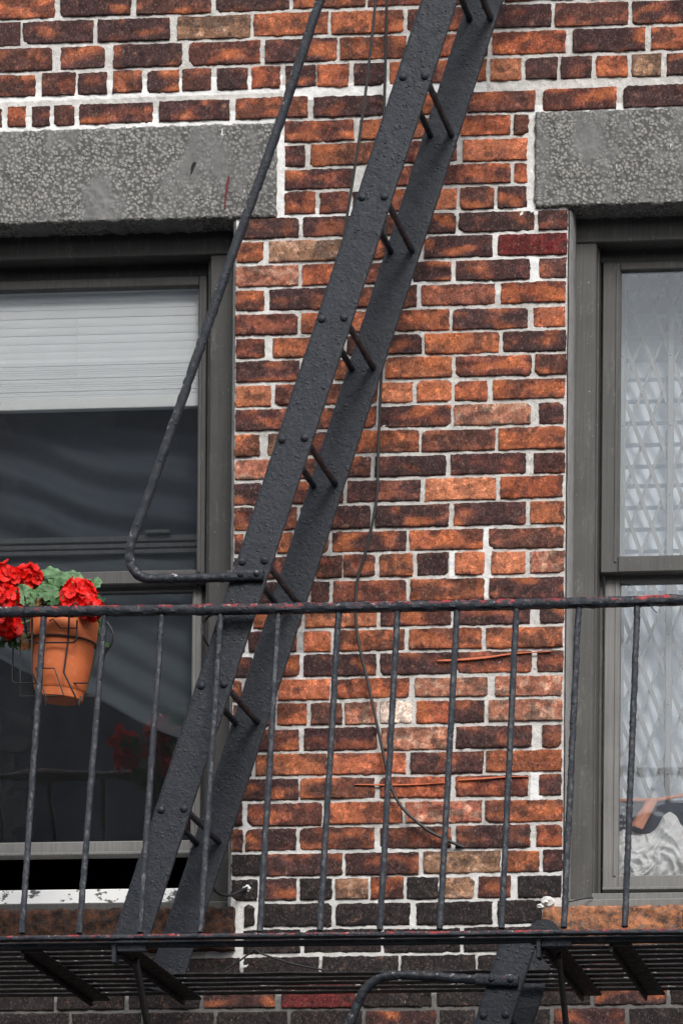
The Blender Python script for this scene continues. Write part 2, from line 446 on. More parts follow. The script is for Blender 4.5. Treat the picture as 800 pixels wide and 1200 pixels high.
# one row per course: left px, right px, colour (k sooty black .. b bright orange)
ROWS = [
 '-12 64 o|72 153 d|161 247 m|253 338 k|344 427 o|432 500 m|505 585 d|592 675 m|682 765 d|772 855 d',
 '-60 24 d|28 109 d|115 199 k|208 293 t|298 384 o|388 472 o|478 556 m|562 645 d|650 735 m|741 825 d',
 '-22 61 m|72 123 d|134 213 d|222 304 m|311 394 d|398 475 o|482 570 m|577 662 o|671 755 d|763 845 o',
 '-42 41 m|50 88 m|92 125 k|133 166 m|173 209 d|215 247 m|255 290 d|296 328 o|335 369 d|372 408 o|415 450 d|456 494 o|500 534 m|540 569 d|575 610 b|616 652 d|657 692 d|698 734 o|740 773 t|781 815 d',
 '-30 2 d|10 30 o|39 58 d|64 87 m|94 179 k|187 269 d|277 360 o|368 450 k|457 540 o|548 626 m|636 721 m|730 815 d',
 '334 414 m|422 507 o|513 534 d|540 597 o|602 618 m',
 '334 357 k|364 448 o|454 534 m|542 617 b',
 '334 414 d|419 425 p|432 508 m|516 597 m|602 617 o',
 '334 369 m|375 408 m|414 450 d|455 502 m|508 534 b|540 578 m|583 616 k',
 '282 349 k|355 438 k|444 493 m|499 533 k|538 625 d|631 664 k',
 '278 308 o|316 404 t|410 452 o|458 490 d|497 576 k|583 664 r',
 '277 349 p|355 420 o|426 478 m|484 528 d|534 620 d|632 664 d',
 '277 309 m|316 400 d|406 437 m|443 487 m|494 579 m|587 662 o',
 '276 348 m|353 395 o|401 458 o|463 526 o|531 617 d|625 661 b',
 '275 310 m|320 400 o|406 446 d|452 493 d|498 584 o|589 662 k',
 '274 350 d|356 386 m|392 446 o|452 529 o|534 622 m|627 662 m',
 '275 317 b|323 374 m|380 441 m|447 483 b|489 528 b|533 570 o|578 660 o',
 '274 345 d|351 391 m|396 439 m|445 527 d|532 621 p|632 659 k',
 '275 304 o|314 344 t|350 410 d|417 490 o|495 579 m|584 660 o',
 '274 315 p|321 372 m|378 434 m|440 522 d|528 615 d|625 661 m',
 '272 308 d|314 362 m|368 402 d|407 492 d|498 580 b|587 658 o',
 '272 296 d|302 347 m|353 433 d|440 525 d|532 615 d|621 660 o',
 '271 285 m|291 320 m|325 342 o|349 384 o|390 475 d|480 565 o|573 660 m',
 '272 293 d|299 335 m|341 365 m|370 400 m|403 439 m|445 483 o|489 524 d|533 567 b|576 614 b|621 660 p',
 '271 299 m|305 359 d|365 385 k|391 475 m|481 566 o|573 659 d',
 '271 292 m|298 352 o|358 440 b|446 528 m|534 620 d|633 660 d',
 '270 286 m|292 332 d|338 347 o|357 387 b|398 473 o|480 564 o|570 658 o',
 '270 295 d|301 324 d|330 350 m|356 440 k|446 529 d|536 622 m|629 659 m',
 '270 283 o|289 321 m|327 386 b|395 478 o|486 570 p|580 657 p',
 '270 282 m|288 317 o|325 359 o|365 400 m|404 440 p|446 482 w|488 525 o|532 567 d|572 658 p',
 '268 294 m|300 350 m|357 441 d|447 525 p|535 622 d|635 657 m',
 '267 294 d|300 382 o|389 475 b|481 565 d|570 657 o',
 '266 277 d|283 349 d|353 438 m|445 524 o|534 618 m|631 657 d',
 '265 283 d|291 377 m|385 470 o|475 563 p|568 658 o',
 '265 284 d|288 346 d|352 438 m|445 527 m|534 620 d|628 659 o',
 '262 308 k|313 400 d|405 490 d|496 585 t|592 630 o|636 658 d',
 '262 301 k|306 347 d|352 388 k|394 431 t|435 472 m|477 513 k|518 555 t|560 597 m|607 657 k',
 '287 298 k|305 388 k|394 480 k|488 576 k|583 634 k',
 '286 351 k|357 445 k|450 538 k|544 627 k',
 '286 373 k|378 466 k|470 556 k|561 640 k|648 730 d|736 800 k',
 '68 145 k|152 234 k|240 322 d|330 415 r|422 505 k|512 596 k|603 690 k|697 780 d',
]

rb = random.Random(3)
brick = MB()
def clipped(x0, x1, z0, z1):
    """cut an interval against the openings; returns the pieces left"""
    segs = [(x0, x1)]
    zc = (z0+z1)/2
    for hx0, hx1, hz0, hz1 in HOLES:
        if hz0 - .018 < zc < hz1 + .018:
            new = []
            for a, b in segs:
                if b <= hx0 or a >= hx1: new.append((a, b)); continue
                if a < hx0 - .012: new.append((a, hx0 - (.002 if hz1-hz0 > .6 else .010)))
                if b > hx1 + .012: new.append((hx1 + (.002 if hz1-hz0 > .6 else .010), b))
            segs = new
    return [s for s in segs if s[1]-s[0] > .022]

def wr(px0, py0, px1, py1, k): return (aX(px0, (py0+py1)/2), aX(px1, (py0+py1)/2), aZ((px0+px1)/2, py1), aZ((px0+px1)/2, py0), k)
SOOT = [wr(-400, -400, 330, 140, .22), wr(-400, -400, 900, 10, .12), wr(600, -100, 900, 128, .12), wr(270, 245, 420, 275, .25), wr(480, 245, 670, 305, .10), wr(480, 165, 620, 245, .06)]
def add_brick(x0, x1, z0, z1, tone, fine):
    grime = max([0]+[k for (a, b, c_, d, k) in SOOT if a < (x0+x1)/2 < b and c_ < (z0+z1)/2 < d])
    base = Vector(TONE[tone])
    x0 += rb.uniform(-.001, .001); x1 += rb.uniform(-.001, .001); z0 += rb.uniform(-.0015, .0015); z1 += rb.uniform(-.0015, .0015)
    w = x1-x0; h = z1-z0
    nx = max(5, int(w/.0052)) if fine else max(2, int(w/.06)); ny = 13 if fine else 2
    sd = rb.uniform(0, 500); yo = rb.uniform(-.0018, .0012); tx = rb.uniform(-.003, .003); tz = rb.uniform(-.02, .02)
    sag = rb.uniform(-.0015, .0015)
    v = []; f = []; c = []
    # rings from the back edge over the worn arris to the flat face
    us = [0, .35/max(w, .03)*.008, ] ; 
    def grid(nx, ny): return [i/nx for i in range(nx+1)], [j/ny for j in range(ny+1)]
    ux, uz = grid(nx, ny)
    if fine:
        e = .0020
        ux = [0] + [e/w + (1-2*e/w)*i/(nx-2) for i in range(nx-1)] + [1]
        uz = [0] + [e/h + (1-2*e/h)*j/(ny-2) for j in range(ny-1)] + [1]
    nX = len(ux); nZ = len(uz)
    warm = rb.uniform(.78, 1.22); hue = rb.uniform(-.12, .12)
    soot = {'k': 1.0, 'd': .64, 'm': .53, 'o': .40, 'b': .20, 'p': .30, 't': .58, 'r': .06, 'w': .12}[tone] + rb.uniform(-.1, .12) + grime
    top_dark = rb.random() < .55; glow = rb.uniform(.25, .75)
    chip = [rb.uniform(.004, .015)*(rb.random() < .16) for _ in range(4)]
    for j in range(nZ):
        for i in range(nX):
            x = x0 + ux[i]*w; z = z0 + uz[j]*h
            edge = i in (0, nX-1) or j in (0, nZ-1)
            y = yo + tx*(ux[i]-.5) + tz*h*(uz[j]-.5)
            if fine:
                wob = .0022*nz(x*26+sd, z*34, 1.3) + .0022*nz(x*85, z*85, sd) + .0018*nz(x*230, z*230, sd)
                if j == 0 or j == nZ-1: z += wob + sag*math.sin(math.pi*ux[i])
                if i == 0 or i == nX-1: x += wob
                y += -.0014*nz(x*45, z*45, sd) - .0012*nz(x*130, z*130, sd)
                ce = min(ux[i]*w, (1-ux[i])*w); cz = min(uz[j]*h, (1-uz[j])*h)
                cr = max(0, 1 - math.hypot(ce, cz)/.016)      # rubbed corners
                y += .0014*cr
                ck_ = chip[(ux[i] > .5) + 2*(uz[j] > .5)]
                if ck_:
                    q_ = (ce + cz*1.2) + .004*nz(x*110, z*110, sd)
                    if q_ < ck_: y += min(.012, (ck_-q_)*1.6)
                # a few spalled bites out of the face
                sp = nz(x*22+sd, z*30, 7.7)
                if sp > .43: y += min(.0028, (sp-.43)*.03)
            if edge: y += .0024
            v.append((x, y - .0025, z))
            n1 = nz(x*13+sd, z*30, sd*.37); n2 = nz(x*34, z*48, sd); n3 = nz(x*80, z*80, sd)
            s_ = soot - .34 + 1.0*n1 + .55*n2 + .35*n3 + .3*nz(x*46, z*9, sd)
            bz = min(uz[j], 1-uz[j]); bx = min(ux[i]*w, (1-ux[i])*w)/h
            s_ += (.12+.30*max(0, nz(x*17+sd, 3, 1)+.3))*max(0, 1-bz/.17) + .14*max(0, 1-bx/.2)
            if top_dark: s_ += .22*(uz[j]-.45)
            s_ = max(0, min(1, s_*1.35))
            bb = base*warm*(1+.32*n2+.25*n3)
            bb = Vector((bb.x, bb.y*(1+hue), bb.z*(1+hue)))
            if tone in 'mobd' and n1 < -.08: bb = bb.lerp(Vector((.48, .145, .055)), min(.75, (-n1-.08)*2.6*glow))
            if tone in 'tp' and n2 > .1: bb = bb.lerp(Vector((.60, .38, .27)), min(.7, (n2-.1)*3))
            dark = Vector((.026, .019, .019)) if tone != 'w' else Vector((.35, .27, .2))
            q = bb.lerp(dark, .22*s_)
            c.append((max(.006, q.x), max(.005, q.y), max(.005, q.z), s_))
    for j in range(nZ-1):
        for i in range(nX-1):
            f.append((j*nX+i, j*nX+i+1, (j+1)*nX+i+1, (j+1)*nX+i))
    # sides running back into the mortar
    loop = [i for i in range(nX)] + [j*nX+nX-1 for j in range(1, nZ)] + [(nZ-1)*nX+i for i in range(nX-2, -1, -1)] + [j*nX for j in range(nZ-2, 0, -1)]
    o = len(v)
    for k in loop: v.append((v[k][0], .03, v[k][2])); c.append(c[k])
    n = len(loop)
    for k in range(n):
        k2 = (k+1) % n; f.append((loop[k2], loop[k], o+k, o+k2))
    brick.add(v, f, c)

WX0, WX1 = -2.7, 2.9
Zj = [aZ(540, y) for y in JY]
step = .0677
zlist = []                                       # (z_top, z_bottom, row or None)
ztop = aZ(540, -24)
zlist.append((ztop, Zj[0], 0))
for i in range(len(Zj)-1): zlist.append((Zj[i], Zj[i+1], i+1))
z = ztop
while z < 8.3: zlist.append((z+step, z, None)); z += step
z = Zj[-1]
while z > .0: zlist.append((z, z-step, None)); z -= step

def rand_tone(zc):
    if zc < Zj[-4]: return rb.choice('kkkkd')  # black bricks low down, the balcony's shade painted into their tones too
    return rb.choice('kdddmmmmooob')
PXMID = {}
for (zt, zb, row) in zlist:
    jt = .0102
    t0 = zt - jt/2; b0 = zb + jt/2
    if row == 3: b0 += .012
    if row == 4: t0 -= .006
    spans = []
    if row is not None and row < len(ROWS):
        ymid = 0.5*((-24 if row == 0 else JY[row-1]) + JY[row])
        for s in ROWS[row].split('|'):
            a, b, tn = s.split()
            if tn == 'k' and JY[row] < 950: tn = 'd'
            spans.append((aX(float(a), ymid)-.0012, aX(float(b), ymid)+.0012, tn))
    else:
        x = rb.uniform(-.1, .1); spans.append((x, x+.204, rand_tone(zt)))
    # carry the course on to both ends of the wall
    x = spans[-1][1] + .011
    while x < WX1:
        w = rb.choice((.204, .204, .2, .1)); spans.append((x, x+w, rand_tone(zt))); x += w + .011
    x = spans[0][0] - .011
    while x > WX0:
        w = rb.choice((.204, .204, .2, .1)); spans.append((x-w, x, rand_tone(zt))); x -= w + .011
    fine_row = row is not None or (Zj[-1]-.25 < zt < ztop+.15)
    for a, b, tn in spans:
        for (a2, b2) in clipped(a, b, b0, t0):
            add_brick(a2, b2, b0, t0, tn, fine_row and a2 > -1.2 and b2 < 1.35)
brick.build('brickwork', M['brick'], bld, angle=60)

# ---- mortar sheet
def whiteness(x, z):
    # regions that have been repointed with white lime: (x0,x1,z0,z1,amount)
    w = 0.0
    for (a, b, c_, d, k) in WHITE:
        if a < x < b and c_ < z < d: w = max(w, k)
    return w
WHITE = [wr(-400, 98, 330, 120, .95), wr(330, 94, 570, 114, .75), wr(-400, 138, 335, 156, .9), wr(318, 135, 338, 262, .95), wr(275, 243, 440, 262, .95),
         wr(290, 262, 330, 480, .55), wr(272, 300, 420, 345, .35), wr(610, 118, 627, 245, .55), wr(600, 236, 668, 252, .9), wr(620, 118, 900, 132, .75), wr(520, 262, 668, 345, .55),
         wr(-400, -30, 140, 140, .38), wr(250, 985, 680, 1125, .62), wr(240, 1125, 900, 1200, .30), wr(240, 1070, 300, 1135, .95), wr(280, 920, 300, 985, .9),
         wr(284, 735, 302, 775, .9), wr(345, 765, 358, 800, .85), wr(620, 905, 634, 940, .95), wr(620, 850, 634, 880, .5), wr(525, 645, 535, 682, .95), wr(560, 618, 578, 700, .7), wr(-20, 1170, 340, 1195, .5),
         wr(480, 325, 500, 360, .7), wr(572, 240, 590, 310, .6), wr(615, 300, 635, 330, .8)]
xs = []; x = WX0
FX0, FX1 = aX(-15, 600), aX(830, 600)
while x < WX1:
    xs.append(x); x += .0058 if FX0 <= x < FX1 else .06
xs.append(WX1); 
zs = []; zz = 0.0
FZ0, FZ1 = aZ(400, 1215), aZ(400, -15)
while zz < 8.3:
    zs.append(zz); zz += .0058 if FZ0 <= zz < FZ1 else .06
zs.append(8.3)
def snap(lst, vals):
    for q in vals:
        k = min(range(len(lst)), key=lambda i: abs(lst[i]-q)); lst[k] = q
snap(xs, [L_L, L_R, R_L, R_R]); snap(zs, [L_BOT-.02, R_BOT-.021, L_TOP+.01, R_TOP+.0105])
SHADE_TOP = aZ(400, 1140)                               # balcony floor's shade painted into the mortar colour below
mo = MB(); nX = len(xs); vs = []; cs = []; fs = []
for zv in zs:
    for xv in xs:
        n1 = nz(xv*30, zv*30, 3.1); n2 = nz(xv*95, zv*95, 9.2); n3 = nz(xv*11, zv*16, 5.0)
        w = whiteness(xv, zv)
        y = .0034 - .0022*n1 - .0018*n2 - .0022*max(0, n3-.12) - .0010*w*(.6+n1) + .004*max(0, -n3-.15)
        y = max(-.0046, y)
        vs.append((xv, y, zv)); cs.append((w, max(0, min(1, (SHADE_TOP-zv)/.10)), 0))
for j in range(len(zs)-1):
    zc = (zs[j]+zs[j+1])/2
    for i in range(nX-1):
        xc = (xs[i]+xs[i+1])/2
        if (L_L < xc < L_R and L_BOT-.02 < zc < L_TOP+.01) or (R_L < xc < R_R and R_BOT-.021 < zc < R_TOP+.0105): continue
        fs.append((j*nX+i, j*nX+i+1, (j+1)*nX+i+1, (j+1)*nX+i))
mo.add(vs, fs, cs)
# reveals of the two openings (0.3 m thick wall)
for (a, b, c_, d) in ((L_L, L_R, L_BOT-.02, L_TOP+.01), (R_L, R_R, R_BOT-.021, R_TOP+.0105)):
    q = [(a, .006, c_), (b, .006, c_), (b, .006, d), (a, .006, d), (a, .32, c_), (b, .32, c_), (b, .32, d), (a, .32, d)]
    mo.add(q, [(0, 1, 5, 4), (1, 2, 6, 5), (2, 3, 7, 6), (3, 0, 4, 7)], [(0, 0, 0)]*8)
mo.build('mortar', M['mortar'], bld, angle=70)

# ---- lintels and sills: rough dressed blocks
def rough_block(x0, x1, z0, z1, yf, yb, amp, fq, tint=None, ragged=.004, seed=0.0, cell=.008, chis=0.0):
    mb = MB(); nx = int((x1-x0)/cell); nz_ = int((z1-z0)/cell); v = []; c = []; f = []
    for j in range(nz_+1):
        for i in range(nx+1):
            x = lerp(x0, x1, i/nx); zq = lerp(z0, z1, j/nz_)
            y = yf - amp*(nz(x*fq+seed, zq*fq, 1)+.6*nz(x*fq*3, zq*fq*3, seed)+.35*nz(x*fq*8, zq*fq*8, seed))
            if chis:
                t_ = (x*.86+zq*.5); d_ = (zq*.86-x*.5)
                g_ = 1-2*abs(nz(t_*46, d_*9, seed)); k_ = max(0, min(1, .5+1.6*nz(x*7+seed, zq*7, 3)))
                y -= chis*(k_*g_ + .8*(1-k_)*nz(x*150, zq*150, seed) + .7*k_*nz(x*75, zq*110, seed))
            if i in (0, nx): x += ragged*nz(seed, zq*45, 2)
            if j in (0, nz_): zq += ragged*(nz(x*30, seed, 4)+.6*nz(x*110, seed, 8))
            if i in (0, nx) or j in (0, nz_): y += .006
            v.append((x, y, zq)); c.append(tint(x, zq) if tint else (1, 1, 1))
    W = nx+1
    for j in range(nz_):
        for i in range(nx): f.append((j*W+i, j*W+i+1, (j+1)*W+i+1, (j+1)*W+i))
    loop = [i for i in range(W)] + [j*W+nx for j in range(1, nz_+1)] + [nz_*W+i for i in range(nx-1, -1, -1)] + [j*W for j in range(nz_-1, 0, -1)]
    o = len(v)
    for k in loop: v.append((v[k][0], yb, v[k][2])); c.append(c[k])
    n = len(loop)
    for k in range(n):
        k2 = (k+1) % n; f.append((loop[k2], loop[k], o+k, o+k2))
    mb.add(v, f, c); return mb
rough_block(LL_X0+.004, LL_X1-.004, L_TOP, LL_Z1-.006, -.011, .20, .0026, 9, seed=2.0, cell=.0048, chis=.0030, ragged=.0065).build('lintel', M['stone'], bld, angle=60)
rough_block(RL_X0+.004, RL_X1, R_TOP, RL_Z1-.006, -.011, .20, .0026, 9, seed=31.0, cell=.0048, chis=.0026, ragged=.0065).build('lintel', M['stone'], bld, angle=60)
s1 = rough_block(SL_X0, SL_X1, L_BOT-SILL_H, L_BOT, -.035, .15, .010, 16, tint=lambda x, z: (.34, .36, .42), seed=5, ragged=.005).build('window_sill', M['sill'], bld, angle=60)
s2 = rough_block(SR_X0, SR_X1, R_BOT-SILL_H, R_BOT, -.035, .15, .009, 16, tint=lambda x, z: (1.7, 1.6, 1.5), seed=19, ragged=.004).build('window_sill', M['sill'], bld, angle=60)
s2['label'] = 'orange brown stone sill under the right window'
s1['label'] = 'dark brown crumbling stone sill under the left window'

# orange paint smears scraped along the bricks, lime lumps
def ribbon(pts, wpx, name, mat, parent, Y=-.0095):
    mb = MB(); v = []; f = []
    P = smooth_path([Vector((p[0], p[1], 0)) for p in pts], 10); n = len(P)
    for i, p in enumerate(P):
        t = i/(n-1); w = wpx*(.35+.65*math.sin(math.pi*min(1, t*1.1+.08)))*(1+.5*nz(p.x*.2, 3, 1))
        dd = (P[min(i+1, n-1)]-P[max(i-1, 0)]).normalized(); ox, oy = -dd.y*w/2, dd.x*w/2
        for s_ in (-1, 1):
            q = at(p.x + s_*ox, p.y + s_*oy, Y); v.append(q)
        for s_ in (1, -1):
            q = at(p.x + s_*ox, p.y + s_*oy, Y); v.append((q.x, q.y+.006, q.z))
    for i in range(n-1):
        for j in range(4):
            k = (j+1) % 4; f.append((i*4+j, i*4+k, (i+1)*4+k, (i+1)*4+j))
    mb.add(v, f); return mb.build(name, mat, parent)
for pts, w in (([(512, 774), (535, 773), (570, 770), (600, 766), (645, 763)], 2.3), ([(415, 919), (450, 919.5), (490, 919), (522, 917)], 1.5), ([(536, 914), (565, 912), (595, 910), (620, 910)], 1.8)):
    ribbon(pts, w, 'paint_smear', M['smear'], bld)
ribbon([(268, 206), (266, 218), (264, 232), (263, 244)], 2.6, 'paint_drip', mat_simple('dark_red_paint', (.10, .014, .017), .6), bld, -.0165)
ribbon([(229, 190), (226, 195), (224, 204)], 4.0, 'gouge', M['black'], bld, -.0135)
for (px, py, r) in ((290, 1041, .012), (641, 1056, .020), (633, 1062, .011)):
    mb = MB(); c = at(px, py, -.002); n = 14
    v = []; f = []
    for i in range(9):
        for j in range(n):
            th = math.pi*i/8; ph = 2*math.pi*j/n
            d = Vector((math.sin(th)*math.cos(ph), math.cos(th), math.sin(th)*math.sin(ph)*.7))
            k = 1 + .55*nz(d.x*2.3+px, d.y*2.3, d.z*2.3)
            v.append(c + Vector((d.x*r*k, d.y*r*.7*k, d.z*r*k)))
    for i in range(8):
        for j in range(n): f.append((i*n+j, i*n+(j+1) % n, (i+1)*n+(j+1) % n, (i+1)*n+j))
    mb.add(v, f); mb.build('lime_lump', M['whitelump'], bld)

# ---- windows
def window(side, E, top, bot, px, label):
    """side=+1: interior lies to +X of the known edge E (right window); -1 mirrored (left window)"""
    far = E + side*1.02
    bx = lambda a: a                              # widths are measured from the photograph
    YB, YS, YL = .105, .175, .215                 # board, upper sash, lower sash fronts
    frame = MB(); Q = lambda mb, xa, xb, y0, y1, z0, z1, b=.003: mb.box(min(xa, xb), max(xa, xb), y0, y1, min(z0, z1), max(z0, z1), b)
    xb_in = aX(px['board_in'], 600, YB); wB = abs(xb_in - E)      # board visible width
    zh = aZ(px['refx'], px['head_b'], YB)                         # underside of head board
    zsill = aZ(px['refx'], px['board_bot'], YB)
    mid = (E+far)/2
    mir = lambda x: 2*mid - x
    for f_ in (lambda x: x, mir):
        Q(frame, f_(E + side*.006), f_(xb_in), YB, YB+.10, zsill, zh)
    Q(frame, E+side*.004, far-side*.004, YB-.004, YB+.10, zh, top+.004)
    # stepped tracks behind the board
    xs_out = aX(px['stile_out'], 600, YS)
    xt = aX(px['board_in'] + side*3.0, 600, YB+.03)
    for f_ in (lambda x: x, mir):
        Q(frame, f_(xb_in - side*.02), f_(xt), YB+.035, YB+.16, zsill, zh, .002)
        Q(frame, f_(xt - side*.02), f_(aX(px['stile_out'] + side*3.0, 600, YS+.05)), YS+.05, YS+.12, zsill, zh, .002)
    Q(frame, xb_in, mir(xb_in), YS+.01, YS+.12, aZ(px['refx'], px['rail_t'], YS)-.001, zh+.002, .002)
    w = frame.build('window', M[px['mboard']], bld); w['label'] = label
    # caulk bead between brick and board
    ck = MB()
    pth = [Vector((E + side*.005 + .002*nz(i*.9, side, 1), .055 + .012*nz(i*.4, 2, side), lerp(bot-.01, top, i/40))) for i in range(41)]
    prof = [(.009*math.cos(a_*math.pi/4), .055*math.sin(a_*math.pi/4)) for a_ in range(8)]
    ck.sweep(pth, prof, (0, 1, 0), .003, 25); ck.build('caulk', M['caulk'], w)
    # upper sash
    us = MB()
    gx = aX(px['glass'], 500, YS); zt = aZ(px['refx'], px['glass_t'], YS); zr = aZ(px['refx'], px['rail_t'], YS)
    zb = aZ(px['refx'], px['glass_b'], YS); zmb = aZ(px['refx'], px['meet_b'], YS)
    for f_ in (lambda x: x, mir):
        Q(us, f_(xs_out), f_(gx), YS, YS+.038, zmb, zr)
        Q(us, f_(gx - side*.012), f_(gx - side*.004), YS-.004, YS+.01, zmb+.03, zt+.004, .001)
    Q(us, gx - side*.001, mir(gx) + side*.001, YS+.0005, YS+.0375, zt, zr-.0005)
    Q(us, gx - side*.001, mir(gx) + side*.001, YS-.0035, YS+.0375, zmb, zb)
    o = us.build('upper_sash', M[px['msash']], w)
    g = MB(); Q(g, gx - side*.004, mir(gx)+side*.004, YS+.016, YS+.020, zb-.005, zt+.005, .0005); g.build('upper_pane', M[px['mglass']], w)
    # lower sash
    ls = MB()
    lx = aX(px['lglass'], 800, YL); ls_out = aX(px['lstile_out'], 800, YL)
    lt = aZ(px['refx'], px['lglass_t'], YL); lb = aZ(px['refx'], px['lglass_b'], YL); lr = aZ(px['refx'], px['lrail_b'], YL)
    for f_ in (lambda x: x, mir):
        Q(ls, f_(ls_out), f_(lx), YL, YL+.038, lr, lt+.045)
        Q(ls, f_(lx - side*.013), f_(lx - side*.005), YL-.004, YL+.01, lb-.002, lt+.004, .001)
    Q(ls, lx - side*.001, mir(lx)+side*.001, YL+.0005, YL+.0375, lt, lt+.0445)
    Q(ls, lx - side*.001, mir(lx)+side*.001, YL+.0005, YL+.0375, lr+.0005, lb)
    Q(ls, ls_out, mir(ls_out), YL-.006, YL+.004, lr+.004, lr+.013, .002)
    ls.build('lower_sash', M[px['mrail']], w)
    g = MB(); Q(g, lx - side*.004, mir(lx)+side*.004, YL+.016, YL+.020, lb-.005, lt+.005, .0005); g.build('lower_pane', M[px['mglass']], w)
    # sill of the frame: a sloped nosing and an upstand
    fs_ = MB(); zn = bot
    z1 = aZ(px['refx'], px['up_t'], YB+.02)
    Q(fs_, E+side*.006, far-side*.006, YB-.045, YB+.2, zn+.001, aZ(px['refx'], px['nose_t'], YB-.045), .004)
    fs_.build('sill_nosing', M[px['msill']], w)
    up_ = MB(); Q(up_, xb_in - side*.01, mir(xb_in)+side*.01, YB+.012, YB+.2, aZ(px['refx'], px['nose_t'], YB-.045)+.0005, z1, .002)
    up_.build('sill_upstand', M[px['mup']], w)
    return w, dict(gx=gx, mg=mir(gx), zt=zt, zb=zb, lt=lt, lb=lb, lr=lr, z1=z1, lx=lx, mid=mid)

wl, dl = window(-1, L_R, L_TOP, L_BOT, dict(board_in=244.5, head_b=299, refx=236, board_bot=1062, stile_out=241, rail_t=322, glass=231.5, glass_t=334, glass_b=667.5, meet_b=683,
     lglass=224.5, lstile_out=236, lglass_t=692, lglass_b=984, lrail_b=1002, nose_t=1056, up_t=1041, mboard='board', msash='sash', mrail='sashlight', mglass='glass', msill='boardr', mup='flaky'),
     'left window with white blind and raised lower sash')
wr_, dr = window(1, R_L, R_TOP, R_BOT, dict(board_in=696, head_b=283.5, refx=728, board_bot=1060, stile_out=703.5, rail_t=306, glass=725, glass_t=316.5, glass_b=652, meet_b=671,
     lglass=725, lstile_out=707, lglass_t=683, lglass_b=1026, lrail_b=1045, nose_t=1053, up_t=1047, mboard='boardr', msash='sash', mrail='sashlight', mglass='glassr', msill='sashlight', mup='sashlight'),
     'right window with lattice gate behind the glass')

# inner storm sash rails seen through the left upper pane
mb = MB(); Yi = .30
for (ya, yb) in ((627, 634), (635.5, 641), (642.5, 648)):
    mb.box(L_L+.03, L_R-.03, Yi+(.004 if ya > 630 else 0), Yi+.03, aZ(180, yb, Yi), aZ(180, ya, Yi), .002)
mb.box(aX(172, 627, Yi), aX(200, 627, Yi), Yi-.02, Yi+.01, aZ(186, 627, Yi)+.0005, aZ(186, 622.5, Yi), .002)
mb.build('inner_sash_rail', M['innersash'], wl)

# rooms behind the windows (open boxes)
def room(x0, x1, y0, y1, z0, z1, mat, holes):
    mb = MB(); hx0, hx1, hz0, hz1 = holes
    v = [(x0, y0, z0), (x1, y0, z0), (x1, y0, z1), (x0, y0, z1), (x0, y1, z0), (x1, y1, z0), (x1, y1, z1), (x0, y1, z1),
         (hx0, y0, hz0), (hx1, y0, hz0), (hx1, y0, hz1), (hx0, y0, hz1)]
    f = [(4, 5, 6, 7), (0, 1, 5, 4), (1, 2, 6, 5), (2, 3, 7, 6), (3, 0, 4, 7), (0, 8, 9, 1), (1, 9, 10, 2), (2, 10, 11, 3), (3, 11, 8, 0)]
    mb.add(v, f); return mb.build('room_interior', mat, bld, smooth=False)
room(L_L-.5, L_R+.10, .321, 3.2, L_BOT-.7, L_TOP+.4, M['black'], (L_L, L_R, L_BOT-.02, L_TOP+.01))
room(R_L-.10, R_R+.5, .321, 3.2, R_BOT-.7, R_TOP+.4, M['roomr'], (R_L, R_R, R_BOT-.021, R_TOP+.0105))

# blind
bl = empty('window_blind', (dl['mid'], .234, dl['zt']), 'white slatted blind half lowered inside the left window', 'blind')
Yb = .234; x0, x1 = L_L+.085, L_R-.08
zt = aZ(180, 330, Yb)
mb = MB()
ys = [336, 345, 354.5, 364.5, 375, 384.5, 394.5, 404, 412.5, 420]
for i, y in enumerate(ys):
    z = aZ(180, y, Yb); tilt = R(83)
    d = Vector((0, math.cos(tilt)*.0150, math.sin(tilt)*.0150)); n = Vector((0, -d.z, d.y)).normalized()
    pr = []
    v = []; seg = 6
    for xx in (x0, x1):
        for k in range(seg+1):
            t = k/seg*2-1; p = Vector((xx, Yb, z)) + d*t + n*(.0025*(1-t*t)); v.append(p)
        for k in range(seg, -1, -1):
            t = k/seg*2-1; p = Vector((xx, Yb, z)) + d*t + n*(.0025*(1-t*t)-.0008); v.append(p)
    m_ = 2*(seg+1)
    mb.add(v, [(k, (k+1) % m_, m_+(k+1) % m_, m_+k) for k in range(m_)])
mb.build('slats', M['blind'], bl)
mb = MB(); n = 17                                 # stacked slats
for i in range(n):
    y = lerp(424, 464, i/(n-1)); z = aZ(180, y, Yb)
    mb.box(x0, x1, Yb-.012-.0007*(i % 2)-.0006*math.sin(i*2.1), Yb+.012, z-.00295, z+.00295, .0008)
mb.build('stacked_slats', M['blind'], bl)
mb = MB(); mb.box(x0, x1, Yb-.016, Yb+.014, aZ(180, 479, Yb), aZ(180, 465.5, Yb), .002); mb.build('bottom_rail', M['blindrail'], bl)
mb = MB(); mb.box(x0, x1, Yb-.018, Yb+.02, zt, zt+.04, .002); mb.build('head_rail', M['blind'], bl)
mb = MB(); mb.tube(straight((aX(92, 470, Yb), Yb-.017, aZ(92, 478, Yb)), (aX(92, 470, Yb), Yb-.017, zt), 4), .0008, 6); mb.build('lift_cord', M['blind'], bl)

